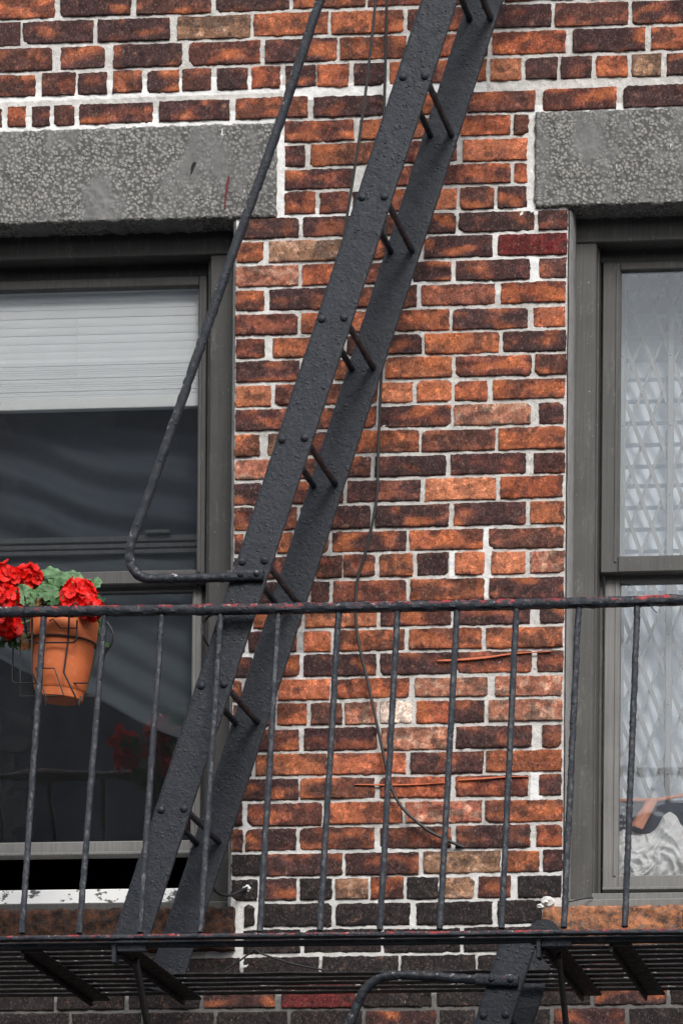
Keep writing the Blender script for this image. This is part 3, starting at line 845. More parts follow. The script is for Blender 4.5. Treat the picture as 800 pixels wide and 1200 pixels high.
cu = MB(); v = []; f = []; nu, nv = 60, 50  # added curtain, its dim folds stand in for mirrored street bands
cx0, cx1 = L_L+.03, aX(228, 760, .32)
for j in range(nv+1):
    for i in range(nu+1):
        u = i/nu; w = j/nv; x = lerp(cx0, cx1, u)
        zt_ = aZ(180, 640, .32); zb_ = aZ(0, 770, .32) - .27*max(0, (x-aX(0, 770, .32))/(cx1-aX(0, 770, .32))) + .008*math.sin(u*13)
        z = lerp(zt_, zb_, w)
        y = .33 + .012*math.sin((x*1.1+z*1.9)*34)*w + .012*nz(x*6, z*8, 1) - .02*w*w*math.sin(u*9)
        v.append((x, y, z))
for j in range(nv):
    for i in range(nu): f.append((j*(nu+1)+i, j*(nu+1)+i+1, (j+1)*(nu+1)+i+1, (j+1)*(nu+1)+i))
cu.add(v, f); co_ = cu.build('curtain', mat_simple('slate_reflection', (.085, .100, .115), .9, .1, 30, .2), None, angle=0)
md = co_.modifiers.new('thickness', 'SOLIDIFY'); md.thickness = .002
cu2 = MB(); v = []; f = []  # second added curtain, folds shaped like reflected bands in the upper pane
for j in range(nv+1):
    for i in range(nu+1):
        u = i/nu; w = j/nv; x = lerp(cx0-.02, L_R-.03, u); z = lerp(aZ(180, 440, .34), aZ(180, 650, .36), w)
        y = .355 + .014*math.sin((x*.55+z*2.0)*27 + 2*nz(x*3, z*3, 2)) + .012*nz(x*6, z*8, 4)
        v.append((x, y, z))
for j in range(nv):
    for i in range(nu): f.append((j*(nu+1)+i, j*(nu+1)+i+1, (j+1)*(nu+1)+i+1, (j+1)*(nu+1)+i))
cu2.add(v, f); c2_ = cu2.build('curtain', mat_simple('navy_reflection', (.045, .056, .072), .7, .15, 30, .2), None, angle=0)
md = c2_.modifiers.new('thickness', 'SOLIDIFY'); md.thickness = .002
tag(c2_, 'added navy curtain in folds imitating reflected bands under the blind in the left window', 'curtain')
tag(co_, 'added blue grey curtain imitating street reflections behind the left lower pane', 'curtain')

# ---- behind the right window: shade, folding gate, things on the ledge
Ys = .475
sh = MB(); v = []; f = []
zA, zB = R_BOT-.05, R_TOP+.05; xa, xb = R_L-.05, R_R+.05
nzs = 260; nxs = 24
for j in range(nzs+1):
    z = lerp(zA, zB, j/nzs)
    for i in range(nxs+1):
        x = lerp(xa, xb, i/nxs)
        ph = ((z-zA)/.0625) % 1.0
        amp = 1.0 if z > dr['lt'] else .12
        y = Ys + amp*(.016*ph) + .006*nz(x*5, z*2, 1) + (.012*math.sin(x*46)*(1-amp))
        v.append((x, y, z))
for j in range(nzs):
    for i in range(nxs): f.append((j*(nxs+1)+i, j*(nxs+1)+i+1, (j+1)*(nxs+1)+i+1, (j+1)*(nxs+1)+i))
o = len(v)
sh.add(v, f); so = sh.build('ribbed_curtain', M['shade'], None, angle=30)
md = so.modifiers.new('thickness', 'SOLIDIFY'); md.thickness = .004; md.offset = 1
tag(so, 'pale ribbed curtain hanging behind the folding lattice gate', 'curtain')

Yg = .415
gt = empty('security_gate', (dr['mid'], Yg, dr['z1']), 'folding steel lattice gate inside the right window', 'gate')
gx0, gx1 = R_L+.04, R_R-.04
gz0, gz1 = aZ(760, 1030, Yg), aZ(760, 296, Yg)
pz = .158; pxw = .0605; slope = pxw/pz            # rhombus of the lattice
def slat(sgn, k):
    # x = x_ref + k*pxw + sgn*slope*(z - zref), clipped to the gate
    xr = aX(739.0, 553, Yg); zr0 = aZ(739, 553, Yg)
    pts = []
    za, zb_ = gz0, gz1
    f_ = lambda z: xr + k*pxw + sgn*slope*(z-zr0)
    g_ = lambda x: zr0 + (x - xr - k*pxw)/(sgn*slope)
    lo, hi = sorted((g_(gx0), g_(gx1)))
    za = max(za, lo); zb_ = min(zb_, hi)
    if zb_-za < .05: return None
    return (f_(za), za), (f_(zb_), zb_)
for sgn, yo in ((-1, 0.0), (1, .006)):
    for k in range(-14, 32):
        s = slat(sgn, k)
        if not s: continue
        mb = MB(); (xa_, za_), (xb2, zb2) = s
        mb.sweep(straight((xa_, Yg+yo, za_), (xb2, Yg+yo, zb2), 2), rrect(.0125 if sgn < 0 else .0085, .003, .0008, 1, 1), (0, 1, 0))
        if sgn < 0:                                # a rivet where two slats cross
            n_ = int((zb2-za_)/pz)
            for q in range(n_+1):
                z_ = aZ(739, 553, Yg) + math.ceil((za_-aZ(739, 553, Yg))/(pz/2))*pz/2 + q*pz/2
                if z_ > zb2: break
                mb.dome((lerp(xa_, xb2, (z_-za_)/(zb2-za_)), Yg-.0014, z_), (0, -1, 0), .004, .0028, 7, 2)
        mb.build('lattice_slat', M['gate'], gt)
xv = aX(784.5, 600, Yg)
for k in range(-1, 4):
    x = xv + k*.2420 - (.0 if k >= 0 else -.1)
    if not gx0-.02 < x < gx1: continue
    mb = MB(); mb.box(x-.010, x+.010, Yg-.012, Yg-.002, gz0, gz1, .003)
    for q in range(9): mb.dome((x, Yg-.012, lerp(gz0+.1, gz1-.1, q/8)), (0, -1, 0), .004, .003, 8, 3)
    mb.build('vertical_bar', M['gate'], gt)
# ledge inside, box with salmon rim, paper flap, cloth
mb = MB(); mb.box(R_L+.01, R_R-.01, .262, .60, dr['z1']-.04, dr['lb']-.006, .003); mb.build('window_stool', M['sashlight'], wr_)
zl = dr['lb']-.006
bxo = empty('storage_box', (dr['mid'], .37, zl), 'dark printed box with salmon rim behind the white cloth', 'box')
Yx = .345
zrim = aZ(760, 938, Yx); xl = R_L + .05; xr2 = R_R - .07
mb = MB(); mb.box(xl, xr2, Yx, .390, zl+.0005, zrim, .004); mb.build('box_body', M['boxdark'], bxo)
mb = MB(); mb.sweep([Vector((lerp(xl-.004, xr2, t/40), Yx-.004, zrim + .004*nz(t*.3, 1, 1) + .012*max(0, min(1, (t-7)/5)))) for t in range(41)], rrect(.010, .012, .003, 2, 2), (0, 1, 0)); mb.build('box_rim', M['salmon'], bxo)
mb = MB(); rr = random.Random(5)
for row in range(5):
    z = aZ(740, 946+row*7.2, Yx); x = xl + .012
    while x < xl+.085:
        w = rr.uniform(.004, .010); mb.box(x, x+w, Yx-.0025, Yx+.001, z-.004, z+.003, .0006); x += w+.0035
mb.box(xl+.005, xl+.10, Yx-.0022, Yx+.001, aZ(740, 986, Yx), aZ(740, 983, Yx), .0006)
mb.build('printed_label', M['print_'], bxo)

def sheet(fn, nu, nv, th=.0012):
    v = []; f = []
    for j in range(nv+1):
        for i in range(nu+1): v.append(fn(i/nu, j/nv))
    for j in range(nv):
        for i in range(nu): f.append((j*(nu+1)+i, j*(nu+1)+i+1, (j+1)*(nu+1)+i+1, (j+1)*(nu+1)+i))
    mb = MB(); mb.add(v, f); return mb
A, B_, C_, D_ = at(757, 938, .33), at(771, 936, .33), at(752, 972, .30), at(738, 968, .30)
def flap(u, v_):
    p = A.lerp(B_, u).lerp(D_.lerp(C_, u), v_)
    return p + Vector((0, -.012*math.sin(math.pi*u) + .004*nz(u*3, v_*4, 2), .003*nz(u*4, v_*5, 1)))
fo = sheet(flap, 10, 16).build('folded_paper', M['salmon'], None)
md = fo.modifiers.new('thickness', 'SOLIDIFY'); md.thickness = .002
tag(fo, 'folded salmon coloured paper leaning on the dark box by the window pane', 'paper')

# crumpled white cloth: a heap with ridged folds
def heap(u, v_):
    x = lerp(R_L+.045, R_R-.06, u)
    q = x - aX(725, 1000, .3)
    h = .150 + .035*math.sin(q*21-.9) + .028*math.sin(q*43+1.3) + .014*nz(q*30, 2, 2)
    h *= min(1, .35 + u/.04) * min(1, .35 + (1-u)/.05)
    z = zl + .0015 + h*v_
    wx = q + .035*nz(q*13, z*17, 4.4); wz = z + .035*nz(q*15, z*12, 7.7)
    rdg = lambda f, a, s_: (1 - 2*abs(nz(wx*f, (wz + a*wx)*f*1.5, s_)))
    y = .300 - .030*math.sin(math.pi*min(1, v_*1.02))**.7 + .030*v_*v_
    y -= .020*(rdg(13, .7, 2.1)-.4) + .011*(rdg(30, -.8, 5.5)-.4) + .005*(rdg(80, .4, 8.1)-.4)
    return Vector((x + .010*nz(q*24, z*30, 3), max(.257, min(.337, y)), z))
co = sheet(heap, 300, 70).build('crumpled_cloth', M['cloth'], None, angle=0)
md = co.modifiers.new('thickness', 'SOLIDIFY'); md.thickness = .002
tag(co, 'crumpled white cloth heaped against the lower right window pane', 'cloth')

# ------------------------------------------------------------------ fire escape
YT, YBR = -.80, -1.00           # the railing leans in a little: top and bottom
ZT = lambda px, py: aZ(px, py, YT)
bal = empty('fire_escape_balcony', (0, -.6, aZ(400, 1097, YBR)), 'black iron fire escape balcony with chipped red paint on its rails', 'fire escape balcony')
BX0, BX1 = aX(-360, 1097, YBR), aX(1120, 1097, YBR)
def rail_path(pts, Y):
    P = [at(p[0], p[1], Y) for p in pts]
    return smooth_path(P, 60)
# half-round cap section: the top catches the light, the underside is undercut
cap = [(-.008, .016), (.0, .018), (.008, .017), (.0135, .012), (.0155, .0), (.0135, -.012), (.008, -.018), (.001, -.019), (-.007, -.014), (-.011, -.006), (-.012, .004), (-.011, .012)]
tp = rail_path([(-370, 721), (0, 717), (260, 713.8), (465, 710.4), (665, 706.4), (800, 702.6), (1130, 693)], YT)
mb = MB(); mb.sweep(tp, [(-a, -b) for a, b in cap], (0, 1, 0), .0028, 48); mb.build('top_rail', M['rail'], bal)
bp = rail_path([(-370, 1106), (0, 1100.5), (200, 1097.8), (465, 1095), (665, 1092.8), (800, 1091.6), (1130, 1088)], YBR)
mb = MB(); mb.sweep(bp, [(-a*.55, -b*.8) for a, b in cap], (0, 1, 0), .0020, 52); mb.build('bottom_rail', M['rail'], bal)
BAL = [((52, 722), (26, 1096)), ((123, 721), (93, 1096)), ((190, 720), (164, 1095)), ((259, 719), (235, 1095)), ((326.5, 717), (304.5, 1094)), ((397, 716), (374.5, 1093)), ((466, 714), (445, 1092)),
       ((535.5, 713), (515, 1091)), ((605, 711), (587, 1090)), ((677.5, 710), (660, 1089)), ((746.5, 708), (731.5, 1088))]
for k in range(1, 5):
    BAL.append(((52-71*k, 722+k), (26-69.5*k, 1096+k)))
    BAL.append(((746.5+69.5*k, 708-2*k), (731.5+71*k, 1088-k)))
for i, (a, b) in enumerate(BAL):
    mb = MB(); p = at(a[0], a[1]-4, YT+.002); q = at(b[0], b[1]-2, YBR+.002)
    n = 170
    pts = [p.lerp(q, t/n) + Vector((.0012*nz(t*.12, i*3.3, 1), .001*nz(t*.1, i*5.1, 2), 0)) for t in range(n+1)]
    mb.tube(pts, .0086, 10, .0019, 130); mb.build('baluster', M['iron'], bal)
# floor: flat bars on edge
ZF = aZ(400, 1098, YBR)
HX0, HX1 = aX(168, 1130, -.7), aX(636, 1110, -.7)      # the stair hatch
mb = MB()
NS = 11
for i in range(NS):
    y = lerp(-.93, -.20, i/(NS-1))
    segs = [(BX0, BX1)] if y > -.56 else [(BX0, HX0), (HX1, BX1)]
    for a, b in segs:
        n = max(6, int((b-a)/.05)); 
        pts = [Vector((lerp(a, b, t/n), y + .0015*nz(t*.5, i, 3), ZF - .008 + .0022*nz(t*.35, i*2.7, 1))) for t in range(n+1)]
        mb.sweep(pts, rrect(.006, .040, .002, 1, 2), (0, 1, 0), .0014, 70)
mb.build('floor_grating', M['under'], bal)
# hatch edge bar, front and wall angles
mb = MB(); mb.sweep(straight((BX0, -.975, ZF-.010), (BX1, -.975, ZF-.010), 60), rrect(.018, .010, .003, 2, 1), (0, 1, 0), .0015, 60); mb.build('edge_bar', M['iron'], bal)
beam_px = [38, 152, 648, 727, -150, 900]
for i, px_ in enumerate(beam_px):
    x = aX(px_, 1104, -.96)
    mb = MB()
    mb.sweep(straight((x, -.965, ZF-.022), (x, -.19, ZF-.022), 24), rrect(.058, .008, .003, 3, 1), (0, 0, 1), .002, 40)
    mb.sweep(straight((x-.025, -.965, ZF-.032), (x-.025, -.19, ZF-.032), 24), rrect(.008, .018, .003, 1, 2), (0, 0, 1), .002, 40)
    mb.build('cross_beam', M['under'], bal)
    if i in (1, 2, 4, 5):
        mb = MB()
        mb.sweep(straight((x+.01, -.93, ZF-.045), (x+.01, -.0, ZF-1.0), 30), rrect(.036, .012, .003, 2, 1), (1, 0, 0), .002, 40)
        mb.build('bracket_strut', M['under'], bal)
        mb = MB()
        mb.box(x-.042, x-.030, -.992, -.95, ZF-.060, ZF-.006, .003); mb.box(x-.0305, x+.05, -.985, -.968, ZF-.030, ZF-.014, .003)
        mb.build('corner_cleat', M['iron'], bal)
# small rusty wire scraps and a stub of red tape on the rail
mb = MB(); mb.tube(path_px([(761, 708), (764, 713), (769, 718)], YT-.012), .0013, 6); mb.build('wire_scrap', M['wire'], bal)

# ladders
YF, YR = -.755, -.305
def ladder(name, label, front, rear, steps, hand, lug, loc, yF=YF, yR=YR, rear_round=False):
    L = empty(name, loc, label, 'ladder', None)
    for (p, q, Y, nm) in ((front[0], front[1], yF, 'stringer'), (rear[0], rear[1], yR, 'stringer')):
        a = at(p[0], p[1], Y); b = at(q[0], q[1], Y); n = int((a-b).length/.012)
        mb = MB()
        sc = None
        pts = straight(a, b, n)
        mb.sweep(pts, rrect(.0955, .011, .0022, 12, 1), (0, 1, 0), .0016, 55)
        if Y == yR and rear_round:
            t = (a-b).normalized(); nn = t.cross(Vector((0, 1, 0)))
            v = []; 
            for s_ in (-.0055, .0055):
                for k in range(13):
                    an = math.pi*k/12; v.append(a + nn*(.0475*math.cos(an)) + t*(.0475*math.sin(an)-.001) + Vector((0, s_, 0)))
            f = [tuple(range(13)), tuple(range(25, 12, -1))] + [(k, 13+k, 14+k, k+1) for k in range(12)]
            mb.add(v, f)
        if Y == yF:
            for (c1, c2) in steps:
                for c in (c1, c2): mb.dome(at(c[0], c[1], yF-.005), (0, -1, 0), .0115, .0085, 12, 4)
            rr = random.Random(11)
            for k in range(int(n*.35)):            # paint blisters and scale
                t = rr.random(); p_ = a.lerp(b, t); tt = (a-b).normalized(); nn = tt.cross(Vector((0, 1, 0)))
                c = p_ + nn*rr.uniform(-.04, .04); r_ = .0014 + .0045*rr.random()**3
                mb.dome((c.x, yF-.0052, c.z), (0, -1, 0), r_, r_*.45, 7, 2)
        mb.build(nm, M['iron'], L, angle=50)
    for (c1, c2) in steps:
        for c in (c1, c2):
            p = at(c[0], c[1], yF)
            mb = MB(); mb.tube(straight((p.x, yF+.003, p.z), (p.x, yR+.003, p.z), 30), .0092, 10, .002, 60); mb.build('rung', M['iron'], L)
    if hand:
        mb = MB(); mb.tube(hand, .0128, 12, .0032, 55)
        x0, x1 = aX(lug[0], lug[1], yF-.012), aX(lug[2], lug[1], yF-.012)
        mb.sweep(straight((x0-.012, yF-.016, aZ(lug[0], lug[1], yF)), (x1, yF-.014, aZ(lug[2], lug[3], yF)), 14), rrect(.031, .018, .005, 3, 2), (0, 1, 0), .003, 60)
        for t in (.3, .8): mb.dome((lerp(x0, x1, t), yF-.024, lerp(aZ(lug[0], lug[1], yF), aZ(lug[2], lug[3], yF), t)+.002), (0, -1, 0), .009, .006, 10, 3)
        mb.build('handrail', M['hand'], L, angle=60)
    return L
steps = [((567, -192), (592, -193)), ((519.5, -51), (545, -52)), ((472, 90), (497.5, 89)), ((424, 231), (450, 230)), ((377, 373.5), (403, 372)), ((330.5, 515), (356.8, 513)), ((284, 658), (310, 656.5)), ((236, 803.5), (262.5, 801.8)), ((189, 949), (215.8, 947.5))]
H1 = path_px([(618, -700), (495, -350), (375, 0), (322, 160), (272, 300), (218, 455), (178, 570), (159, 622), (152, 648), (156, 667), (170, 677), (200, 678), (268, 676.5)], YF-.016, 22)
ladder('fire_escape_ladder', 'long steep black ladder leaning up across the brick wall with curved handrail', ((758, -740), (151, 1108)), ((796, -700), (190, 1163)), steps, H1, (272, 676.5, 309, 675), (aX(151, 1108, YF), (YF+YR)/2, ZF))
low_steps = [((566, 1190), (592, 1189)), ((519, 1331), (545, 1330)), ((472, 1472), (498, 1471))]
H2 = path_px([(180, 1850), (300, 1500), (378, 1285), (410, 1200), (424, 1166), (438, 1150), (460, 1143), (500, 1144), (558, 1148.5)], YF-.016, 22)
ladder('fire_escape_ladder', 'lower black ladder descending from the balcony hatch, only its top in view', ((609.5, 1097), (370, 1850)), ((637, 1097), (390, 1850)), low_steps, H2, (563, 1149, 607, 1150.5), (aX(370, 1850, YF), (YF+YR)/2, aZ(370, 1850, YF)), rear_round=True)

# ------------------------------------------------------------------ cables
def cable(pts, Ys, r, label, n=14):
    mb = MB(); mb.tube(path_px(pts, Ys, n), r, 8); o = mb.build('cable', M['cable'], None); tag(o, label, 'cable'); return o
cable([(462, -300), (450, -120), (440, 0), (428, 110), (415, 200), (404, 270), (396, 330), (385, 430)], [-.35]*8, .0040, 'thin black cable hanging left of the ladder near the top')
cable([(462, -300), (457, -120), (453, 0), (451, 90), (448, 200), (452, 300), (449, 400), (446, 450), (443, 530), (441, 585), (430, 640), (418, 685), (418, 740), (432, 805), (446, 870), (456, 915), (470, 945), (497, 970), (520, 983), (543, 993)],
      [-.12, -.10, -.08, -.06, -.05, -.04, -.035, -.03, -.03, -.03, -.03, -.03, -.03, -.03, -.03, -.03, -.03, -.028, -.022, -.010], .0044, 'long black cable running down the brick wall to a loose end')
cable([(243, 1030), (255, 1046), (270, 1049), (282, 1044), (291, 1040)], [-.12, -.09, -.06, -.03, -.004], .0045, 'short black cable looped from ladder foot into white mortar lump')
cable([(262, 1138), (278, 1128), (294, 1116), (299, 1113), (310, 1119), (345, 1130), (380, 1137)], [-.05]*7, .0028, 'thin wire kinked in a peak below the balcony floor level')
cable([(252, 719), (243, 724), (237, 735), (238, 745), (244, 757)], [YT+.03, YT+.02, YT+.015, YT+.01, YT+.04], .0028, 'bent black wire stub hooked under the top rail beside the ladder')
cable([(664, 1057), (680, 1054), (692, 1052), (694, 1053)], [-.03, .02, .05, .055], .002, 'tiny dark wire poking out at the right window frame corner')

# ------------------------------------------------------------------ pot, holder, geranium
YP = -.668
pc = at(76, 727, YP); pb = at(69.5, 821, YP)                # axis, top to bottom
ax = (pc-pb); H = ax.length; axn = ax.normalized()
e1 = Vector((1, 0, 0)); e1 = (e1-axn*e1.dot(axn)).normalized(); e2 = axn.cross(e1)
pot = empty('flower_pot', pb, 'terracotta pot hanging in a wire holder on the balcony rail', 'pot')
def lathe(prof, seg=48):
    mb = MB(); v = []; f = []
    for (r, h) in prof:
        for j in range(seg):
            a = 2*math.pi*j/seg; v.append(pb + axn*h + (e1*math.cos(a)+e2*math.sin(a))*r)
    for i in range(len(prof)-1):
        for j in range(seg):
            k = (j+1) % seg; f.append((i*seg+j, i*seg+k, (i+1)*seg+k, (i+1)*seg+j))
    f.append(tuple(range(seg))[::-1]); mb.add(v, f); return mb
prof = [(.052, 0), (.0600, .0), (.0635, .003), (.0660, .024), (.0685, .027), (.0705, .032), (.0825, H*.45), (.0850, H*.715), (.0860, H*.725), (.0880, H*.73), (.0895, H*.74), (.0925, H*.985), (.0915, H), (.086, H), (.084, H*.95), (.080, H*.86)]
lathe(prof).build('pot_body', M['terracotta'], pot, angle=30)
mb = lathe([(.001, H*.85), (.05, H*.865), (.0805, H*.86)]); mb.build('soil', M['soil'], pot)

hol = empty('pot_holder', pb, 'black wire basket hooked over the top rail around the terracotta pot', 'pot holder')
YH = YP-.098                                               # plane just in front of the pot
def wire(pts, Ys, name='wire', r=.0021, smooth=False):
    P = [at(p[0], p[1], Ys[i] if isinstance(Ys, (list, tuple)) else Ys) for i, p in enumerate(pts)]
    out = []
    for i in range(len(P)-1): out += [P[i].lerp(P[i+1], t/4) for t in range(4)]
    out.append(P[-1])
    mb = MB(); mb.tube(out, r, 7); return mb.build(name, M['wire'], hol)
yr = YT-.019
for pts in ([(36, 706.5), (28, 712), (27.5, 717), (32, 744)], [(89.5, 706.5), (82, 711), (81.5, 717), (80, 752), (75, 788), (88, 815), (92, 829), (95, 816)]):
    Yl = [YT+.02, yr, yr, YH] + [YH, YH+.01, YH+.02, YH+.03][:max(0, len(pts)-4)]
    wire(pts, Yl, 'hook_wire', .0026)
wire([(38, 724), (37.5, 788), (50, 815), (53, 828), (55, 816)], [YH, YH, YH+.01, YH+.02, YH+.03], 'hook_wire', .0026)
wire([(41, 753), (86, 753), (90, 750), (90.5, 727)], YH, 'front_wire', .0024)
wire([(58, 728), (62, 725), (71, 736), (90, 736)], YH, 'front_wire', .0018)
wire([(42, 783), (64, 783), (75, 815), (54, 816), (42, 783)], [YH+.004]*5, 'front_wire', .0019)
# round hoop about the pot under its rim and the two crossing base frames
hp = [pb + axn*(H*.72) + (e1*math.cos(a)+e2*math.sin(a))*.0905 for a in [2*math.pi*k/48 for k in range(49)]]
mb = MB(); mb.tube(hp, .0024, 7); mb.build('hoop', M['wire'], hol)
wire([(16, 727), (15, 798), (19, 800.5), (104, 800.5), (117, 745)], [YP+.01, YP+.01, YP-.05, YP-.05, YP-.01], 'basket_wire')
wire([(24, 745), (24.5, 816), (112, 816), (126, 757)], [YP-.04, YP-.04, YP+.06, YP+.06], 'basket_wire')
lp = [at(121+12*math.sin(math.pi*k/16), 724+44*k/16, YP+.02) for k in range(17)]
mb = MB(); mb.tube(lp, .003, 7); mb.build('hoop', M['wire'], hol)

ger = empty('geranium', pc, 'red flowering geranium with scalloped green leaves in the terracotta pot', 'potted plant')
rg = random.Random(21)
def frame_of(n):
    n = Vector(n).normalized(); a = n.orthogonal().normalized(); an = rg.uniform(0, 6.28)
    b = n.cross(a); return n, a*math.cos(an)+b*math.sin(an), b*math.cos(an)-a*math.sin(an)
def floret(mb, c, n, r):
    n, a, b = frame_of(n)
    for k in range(5):
        an = 2*math.pi*k/5 + rg.uniform(-.15, .15)
        d = a*math.cos(an)+b*math.sin(an); sdd = n.cross(d)
        L = r*rg.uniform(.9, 1.15); W = r*.52*rg.uniform(.85, 1.15); lift = rg.uniform(.0, .45)
        base = Vector((.80, .010, .006))*rg.uniform(.6, 1.2)
        v = []; cc = []
        for (u, w) in ((.08, .12), (.45, .85), (.8, 1.0), (1.0, .62)):
            for s_ in (-1, 0, 1):
                p = c + d*(L*(u if s_ else min(1.04, u+.05))) + sdd*(s_*W*w) + n*(lift*L*u*u + (.10*L if s_ else 0) + rg.uniform(-.05, .05)*L)
                v.append(p); q = base*(.55 if u < .1 else 1.0); cc.append((q.x, q.y, q.z))
        f = []
        for i in range(3):
            for j in range(2): f.append((i*3+j, i*3+j+1, (i+1)*3+j+1, (i+1)*3+j))
        mb.add(v, f, cc)
def flower(px, py, Y, r, squash=.8, nfl=42, down=False):
    c = at(px, py, Y); mb = MB()
    for k in range(nfl):
        zc = 1-2*(k+.5)/nfl; ph = k*2.39996
        d = Vector((math.sqrt(1-zc*zc)*math.cos(ph), math.sqrt(1-zc*zc)*math.sin(ph), zc*squash))
        if d.z < -.55: continue
        d2 = d*r*rg.uniform(.55, 1.12)
        floret(mb, c+d2, (d + Vector((rg.uniform(-.6, .6), rg.uniform(-.5, .3), rg.uniform(-.4, .5)))), rg.uniform(.0145, .0205))
    fl = mb.build('flower_head', M['petal'], ger, angle=0)
    s = MB(); base = pc + Vector((rg.uniform(-.04, .04), rg.uniform(-.04, .04), -.03))
    midp = base.lerp(c, .5) + Vector((rg.uniform(-.02, .02), 0, .03))
    s.tube(smooth_path([base, midp, c-Vector((0, 0, r*.3))], 8), .0022, 6); s.build('flower_stem', M['stem'], ger)
flower(6, 676, -.70, .036); flower(32, 677, -.665, .033); flower(4, 702, -.715, .040); flower(7, 733, -.72, .038, 1.0); flower(94, 697, -.705, .040, .85, 48); flower(106, 715, -.74, .026, 1.0, 30)
flower(-38, 688, -.70, .042); flower(-30, 722, -.68, .038); flower(84, 706, -.715, .024, .9, 26)
def leaf(px, py, Y, r, n, pale):
    c = at(px, py, Y); n, a, b = frame_of(n); mb = MB(); seg = 45; rings = (0.0, .3, .6, .85, 1.0)
    v = []; f = []; cc = []; sd = rg.uniform(0, 99)
    g = Vector((.022, .095, .016)).lerp(Vector((.20, .34, .18)), pale**1.3)
    ga = Vector((.045, .12, .04))
    for i, q in enumerate(rings):
        for j in range(seg):
            t = j/seg; an = 2*math.pi*t*.955 + .14
            lob = 1 + .085*q*abs(math.sin(an*4.5))*1.5 - .10*q
            rr = r*q*lob
            z = r*(.16*q*q*math.cos(an*4.5*2)*.55 - .30*q*q + .36*q + .30*q*nz(math.cos(an)*1.7+sd, math.sin(an)*1.7, q))
            v.append(c + a*(rr*math.cos(an)) + b*(rr*math.sin(an)) + n*z)
            zone = max(0, 1-abs(q-.55)/.2)*.75
            vein = .5+.5*math.cos(an*9)
            k = g.lerp(ga, zone).lerp(g*1.5, (.25*vein*q)); k *= .8+.6*nz(v[-1].x*60, v[-1].z*60, sd) + .25*(q > .9)
            cc.append((k.x, k.y, k.z))
    for i in range(len(rings)-1):
        for j in range(seg-1): f.append((i*seg+j, i*seg+j+1, (i+1)*seg+j+1, (i+1)*seg+j))
    mb.add(v, f, cc); mb.build('leaf', M['leaf'], ger, angle=0)
    s = MB(); base = pc + Vector((rg.uniform(-.05, .05), rg.uniform(-.04, .04), -.03))
    s.tube(smooth_path([base, base.lerp(c, .55)+Vector((0, 0, .015)), c], 6), .0015, 5); s.build('leaf_stem', M['stem'], ger)
LV = [(58, 673, -.63, .034, .75), (70, 679, -.655, .032, .6), (44, 686, -.655, .030, .5), (28, 697, -.70, .030, .7), (50, 700, -.69, .034, .35), (57, 694, -.72, .030, .55), (76, 690, -.64, .030, .2), (84, 678, -.61, .030, .8), (92, 681, -.60, .026, .7),
      (66, 703, -.72, .026, .15), (40, 703, -.72, .022, .5), (110, 684, -.63, .024, .6), (111, 703, -.71, .020, .2), (117, 705, -.66, .020, .15), (64, 686, -.69, .030, .4), (36, 692, -.66, .026, .3), (72, 698, -.67, .028, .1),
      (9, 752, -.68, .030, .0), (20, 757, -.69, .020, .0), (118, 732, -.60, .022, .0), (113, 740, -.59, .018, .0), (124, 756, -.62, .014, .1), (-20, 705, -.66, .036, .4), (-14, 745, -.68, .030, .1), (52, 679, -.60, .030, .5), (100, 710, -.70, .022, .2)]
for (px, py, Y, r, pale) in LV:
    leaf(px, py, Y, r, (rg.uniform(-.45, .45), -1+rg.uniform(-.3, .5), rg.uniform(.25, 1.0)), pale)
# dry curled leaves at the foot
for (px, py) in ((42, 709), (47, 706), (27, 750), (31, 757), (38, 744)):
    mb = MB(); c = at(px, py, -.72); v = []; f = []; cc = []
    n, a, b = frame_of((rg.uniform(-1, 1), -1, rg.uniform(-.3, .6)))
    for i in range(5):
        for j in range(4):
            u = i/4-.5; w = j/3-.5
            v.append(c + a*u*.034 + b*w*.022*(1-abs(u)) + n*(.012*math.sin(w*5+u*4))); cc.append((.30*rg.uniform(.7, 1.2), .15, .06))
    for i in range(4):
        for j in range(3): f.append((i*4+j, i*4+j+1, (i+1)*4+j+1, (i+1)*4+j))
    mb.add(v, f, cc); mb.build('dry_leaf', M['leaf'], ger, angle=0)

# ------------------------------------------------------------------ street below and houses opposite (mirrored in the panes, raised and lengthened to block low sky)
mb = MB(); mb.add([(-300, -300, -.15), (300, -300, -.15), (300, 300, -.15), (-300, 300, -.15)], [(0, 1, 2, 3)])
tag(mb.build('road', M['asphalt'], None, smooth=False), kind='structure')
for y0, y1 in ((-3.6, .02), (-23.0, -19.2)):
    mb = MB(); mb.box(-60, 60, y0, y1, -.149, 0, .01); tag(mb.build('pavement', M['paving'], None), kind='structure')
def house(x0, x1, h, label, nfl):
    hb = empty('building', ((x0+x1)/2, -23, 0), label, 'building')
    mb = MB(); mb.box(x0, x1, -33, -23, 0, h, .02); mb.build('wall', M['opp'], hb)
    mb = MB(); mb.box(x0-.2, x1+.0, -23.0, -22.45, h-.9, h+.1, .03); mb.box(x0-.1, x1, -23, -22.7, h-1.5, h-.95, .03); mb.build('cornice', M['oppcor'], hb)
    nw = max(1, int((x1-x0)/2.6))
    for i in range(nw):
        for k in range(nfl):
            x = x0 + (i+.5)*(x1-x0)/nw; z = 1.2 + k*3.3
            if z+2 > h-1.6 or not -13 < x < 9: continue
            mb = MB(); mb.box(x-.55, x+.55, -23, -22.97, z, z+1.9, .01); mb.box(x-.7, x+.7, -23, -22.88, z-.15, z, .01); mb.box(x-.7, x+.7, -23, -22.9, z+1.9, z+2.2, .01)
            wn = mb.build('window', M['oppcor'], hb)
            mb = MB(); mb.box(x-.48, x+.48, -22.969, -22.962, z+.07, z+1.83, .005); mb.build('pane', M['oppglass'], wn)
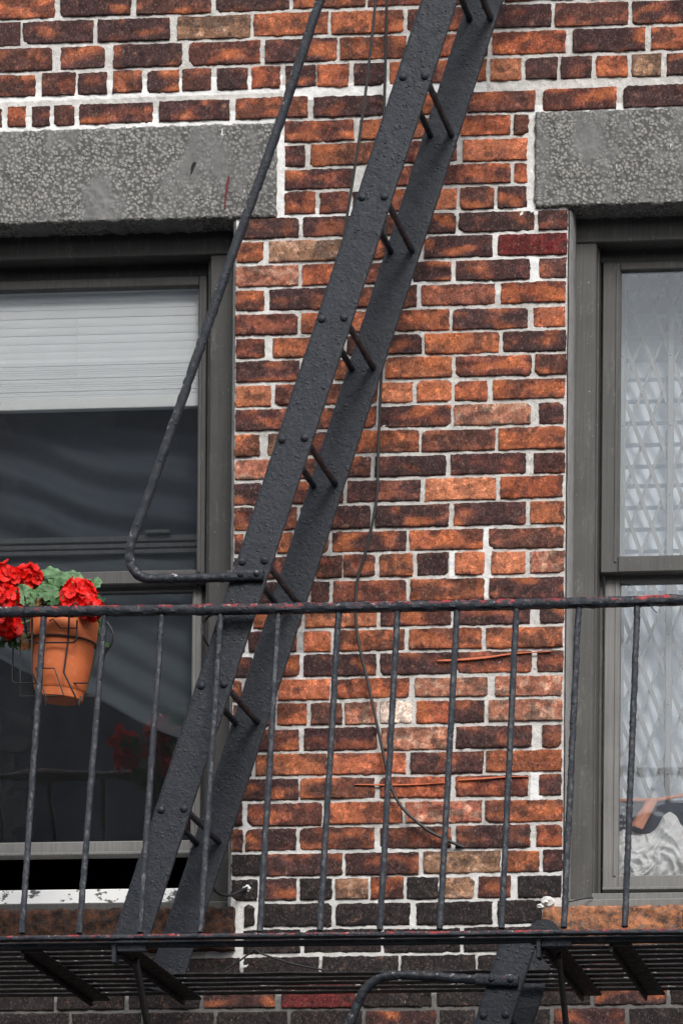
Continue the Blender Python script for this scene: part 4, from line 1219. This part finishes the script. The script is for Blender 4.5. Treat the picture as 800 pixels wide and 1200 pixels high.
house(-70, -3.7, 16, 'tall dark brick house across the street mirrored in the left window', 6)
house(-3.6, 70, 9.0, 'low dark brick house across the street opposite the right window', 2)

# ------------------------------------------------------------------ light
SUN_EL = R(37)     # soft light from high in front, a little from the right
wd = bpy.data.worlds.new('World'); scene.world = wd; wd.use_nodes = True
nt = wd.node_tree; nt.nodes.clear()
out = nt.nodes.new('ShaderNodeOutputWorld'); bg = nt.nodes.new('ShaderNodeBackground')
sky = nt.nodes.new('ShaderNodeTexSky'); sky.sky_type = 'NISHITA'; sky.sun_disc = False
sky.sun_elevation = SUN_EL; sky.sun_rotation = R(158); sky.air_density = 1.0; sky.dust_density = 3.0
tc = nt.nodes.new('ShaderNodeTexCoord'); no = nt.nodes.new('ShaderNodeTexNoise'); no.inputs['Scale'].default_value = 3.4; no.inputs['Detail'].default_value = 6
mp = nt.nodes.new('ShaderNodeMapping'); mp.inputs['Scale'].default_value = (1, 1, 1.8)
cr = nt.nodes.new('ShaderNodeValToRGB'); cr.color_ramp.elements[0].position = .30; cr.color_ramp.elements[1].position = .56
mx = nt.nodes.new('ShaderNodeMix'); mx.data_type = 'RGBA'; mx.inputs[7].default_value = (10.5, 10.7, 11.0, 1)
nt.links.new(tc.outputs['Generated'], mp.inputs['Vector']); nt.links.new(mp.outputs[0], no.inputs['Vector']); nt.links.new(no.outputs['Fac'], cr.inputs['Fac'])
nt.links.new(cr.outputs['Color'], mx.inputs[0]); nt.links.new(sky.outputs[0], mx.inputs[6]); nt.links.new(mx.outputs[2], bg.inputs['Color'])
bg.inputs['Strength'].default_value = .085
nt.links.new(bg.outputs[0], out.inputs['Surface'])
sl = bpy.data.lights.new('sun', 'SUN'); sl.energy = 1.5; sl.angle = R(22); sl.color = (1.0, .965, .92)
so_ = bpy.data.objects.new('sun', sl); col.objects.link(so_)
d = Vector((math.cos(SUN_EL)*math.sin(R(158)), math.cos(SUN_EL)*math.cos(R(158)), math.sin(SUN_EL)))   # towards the sun
so_.rotation_euler = d.to_track_quat('Z', 'Y').to_euler(); so_.location = d*20

vs_ = scene.view_settings
scene.display_settings.display_device = 'sRGB'
vs_.view_transform = 'Standard'; vs_.look = 'None'; vs_.exposure = 1.15; vs_.gamma = 1.0; vs_.use_curve_mapping = False
scene.render.engine = 'CYCLES'
scene.cycles.max_bounces = 8; scene.cycles.transparent_max_bounces = 12
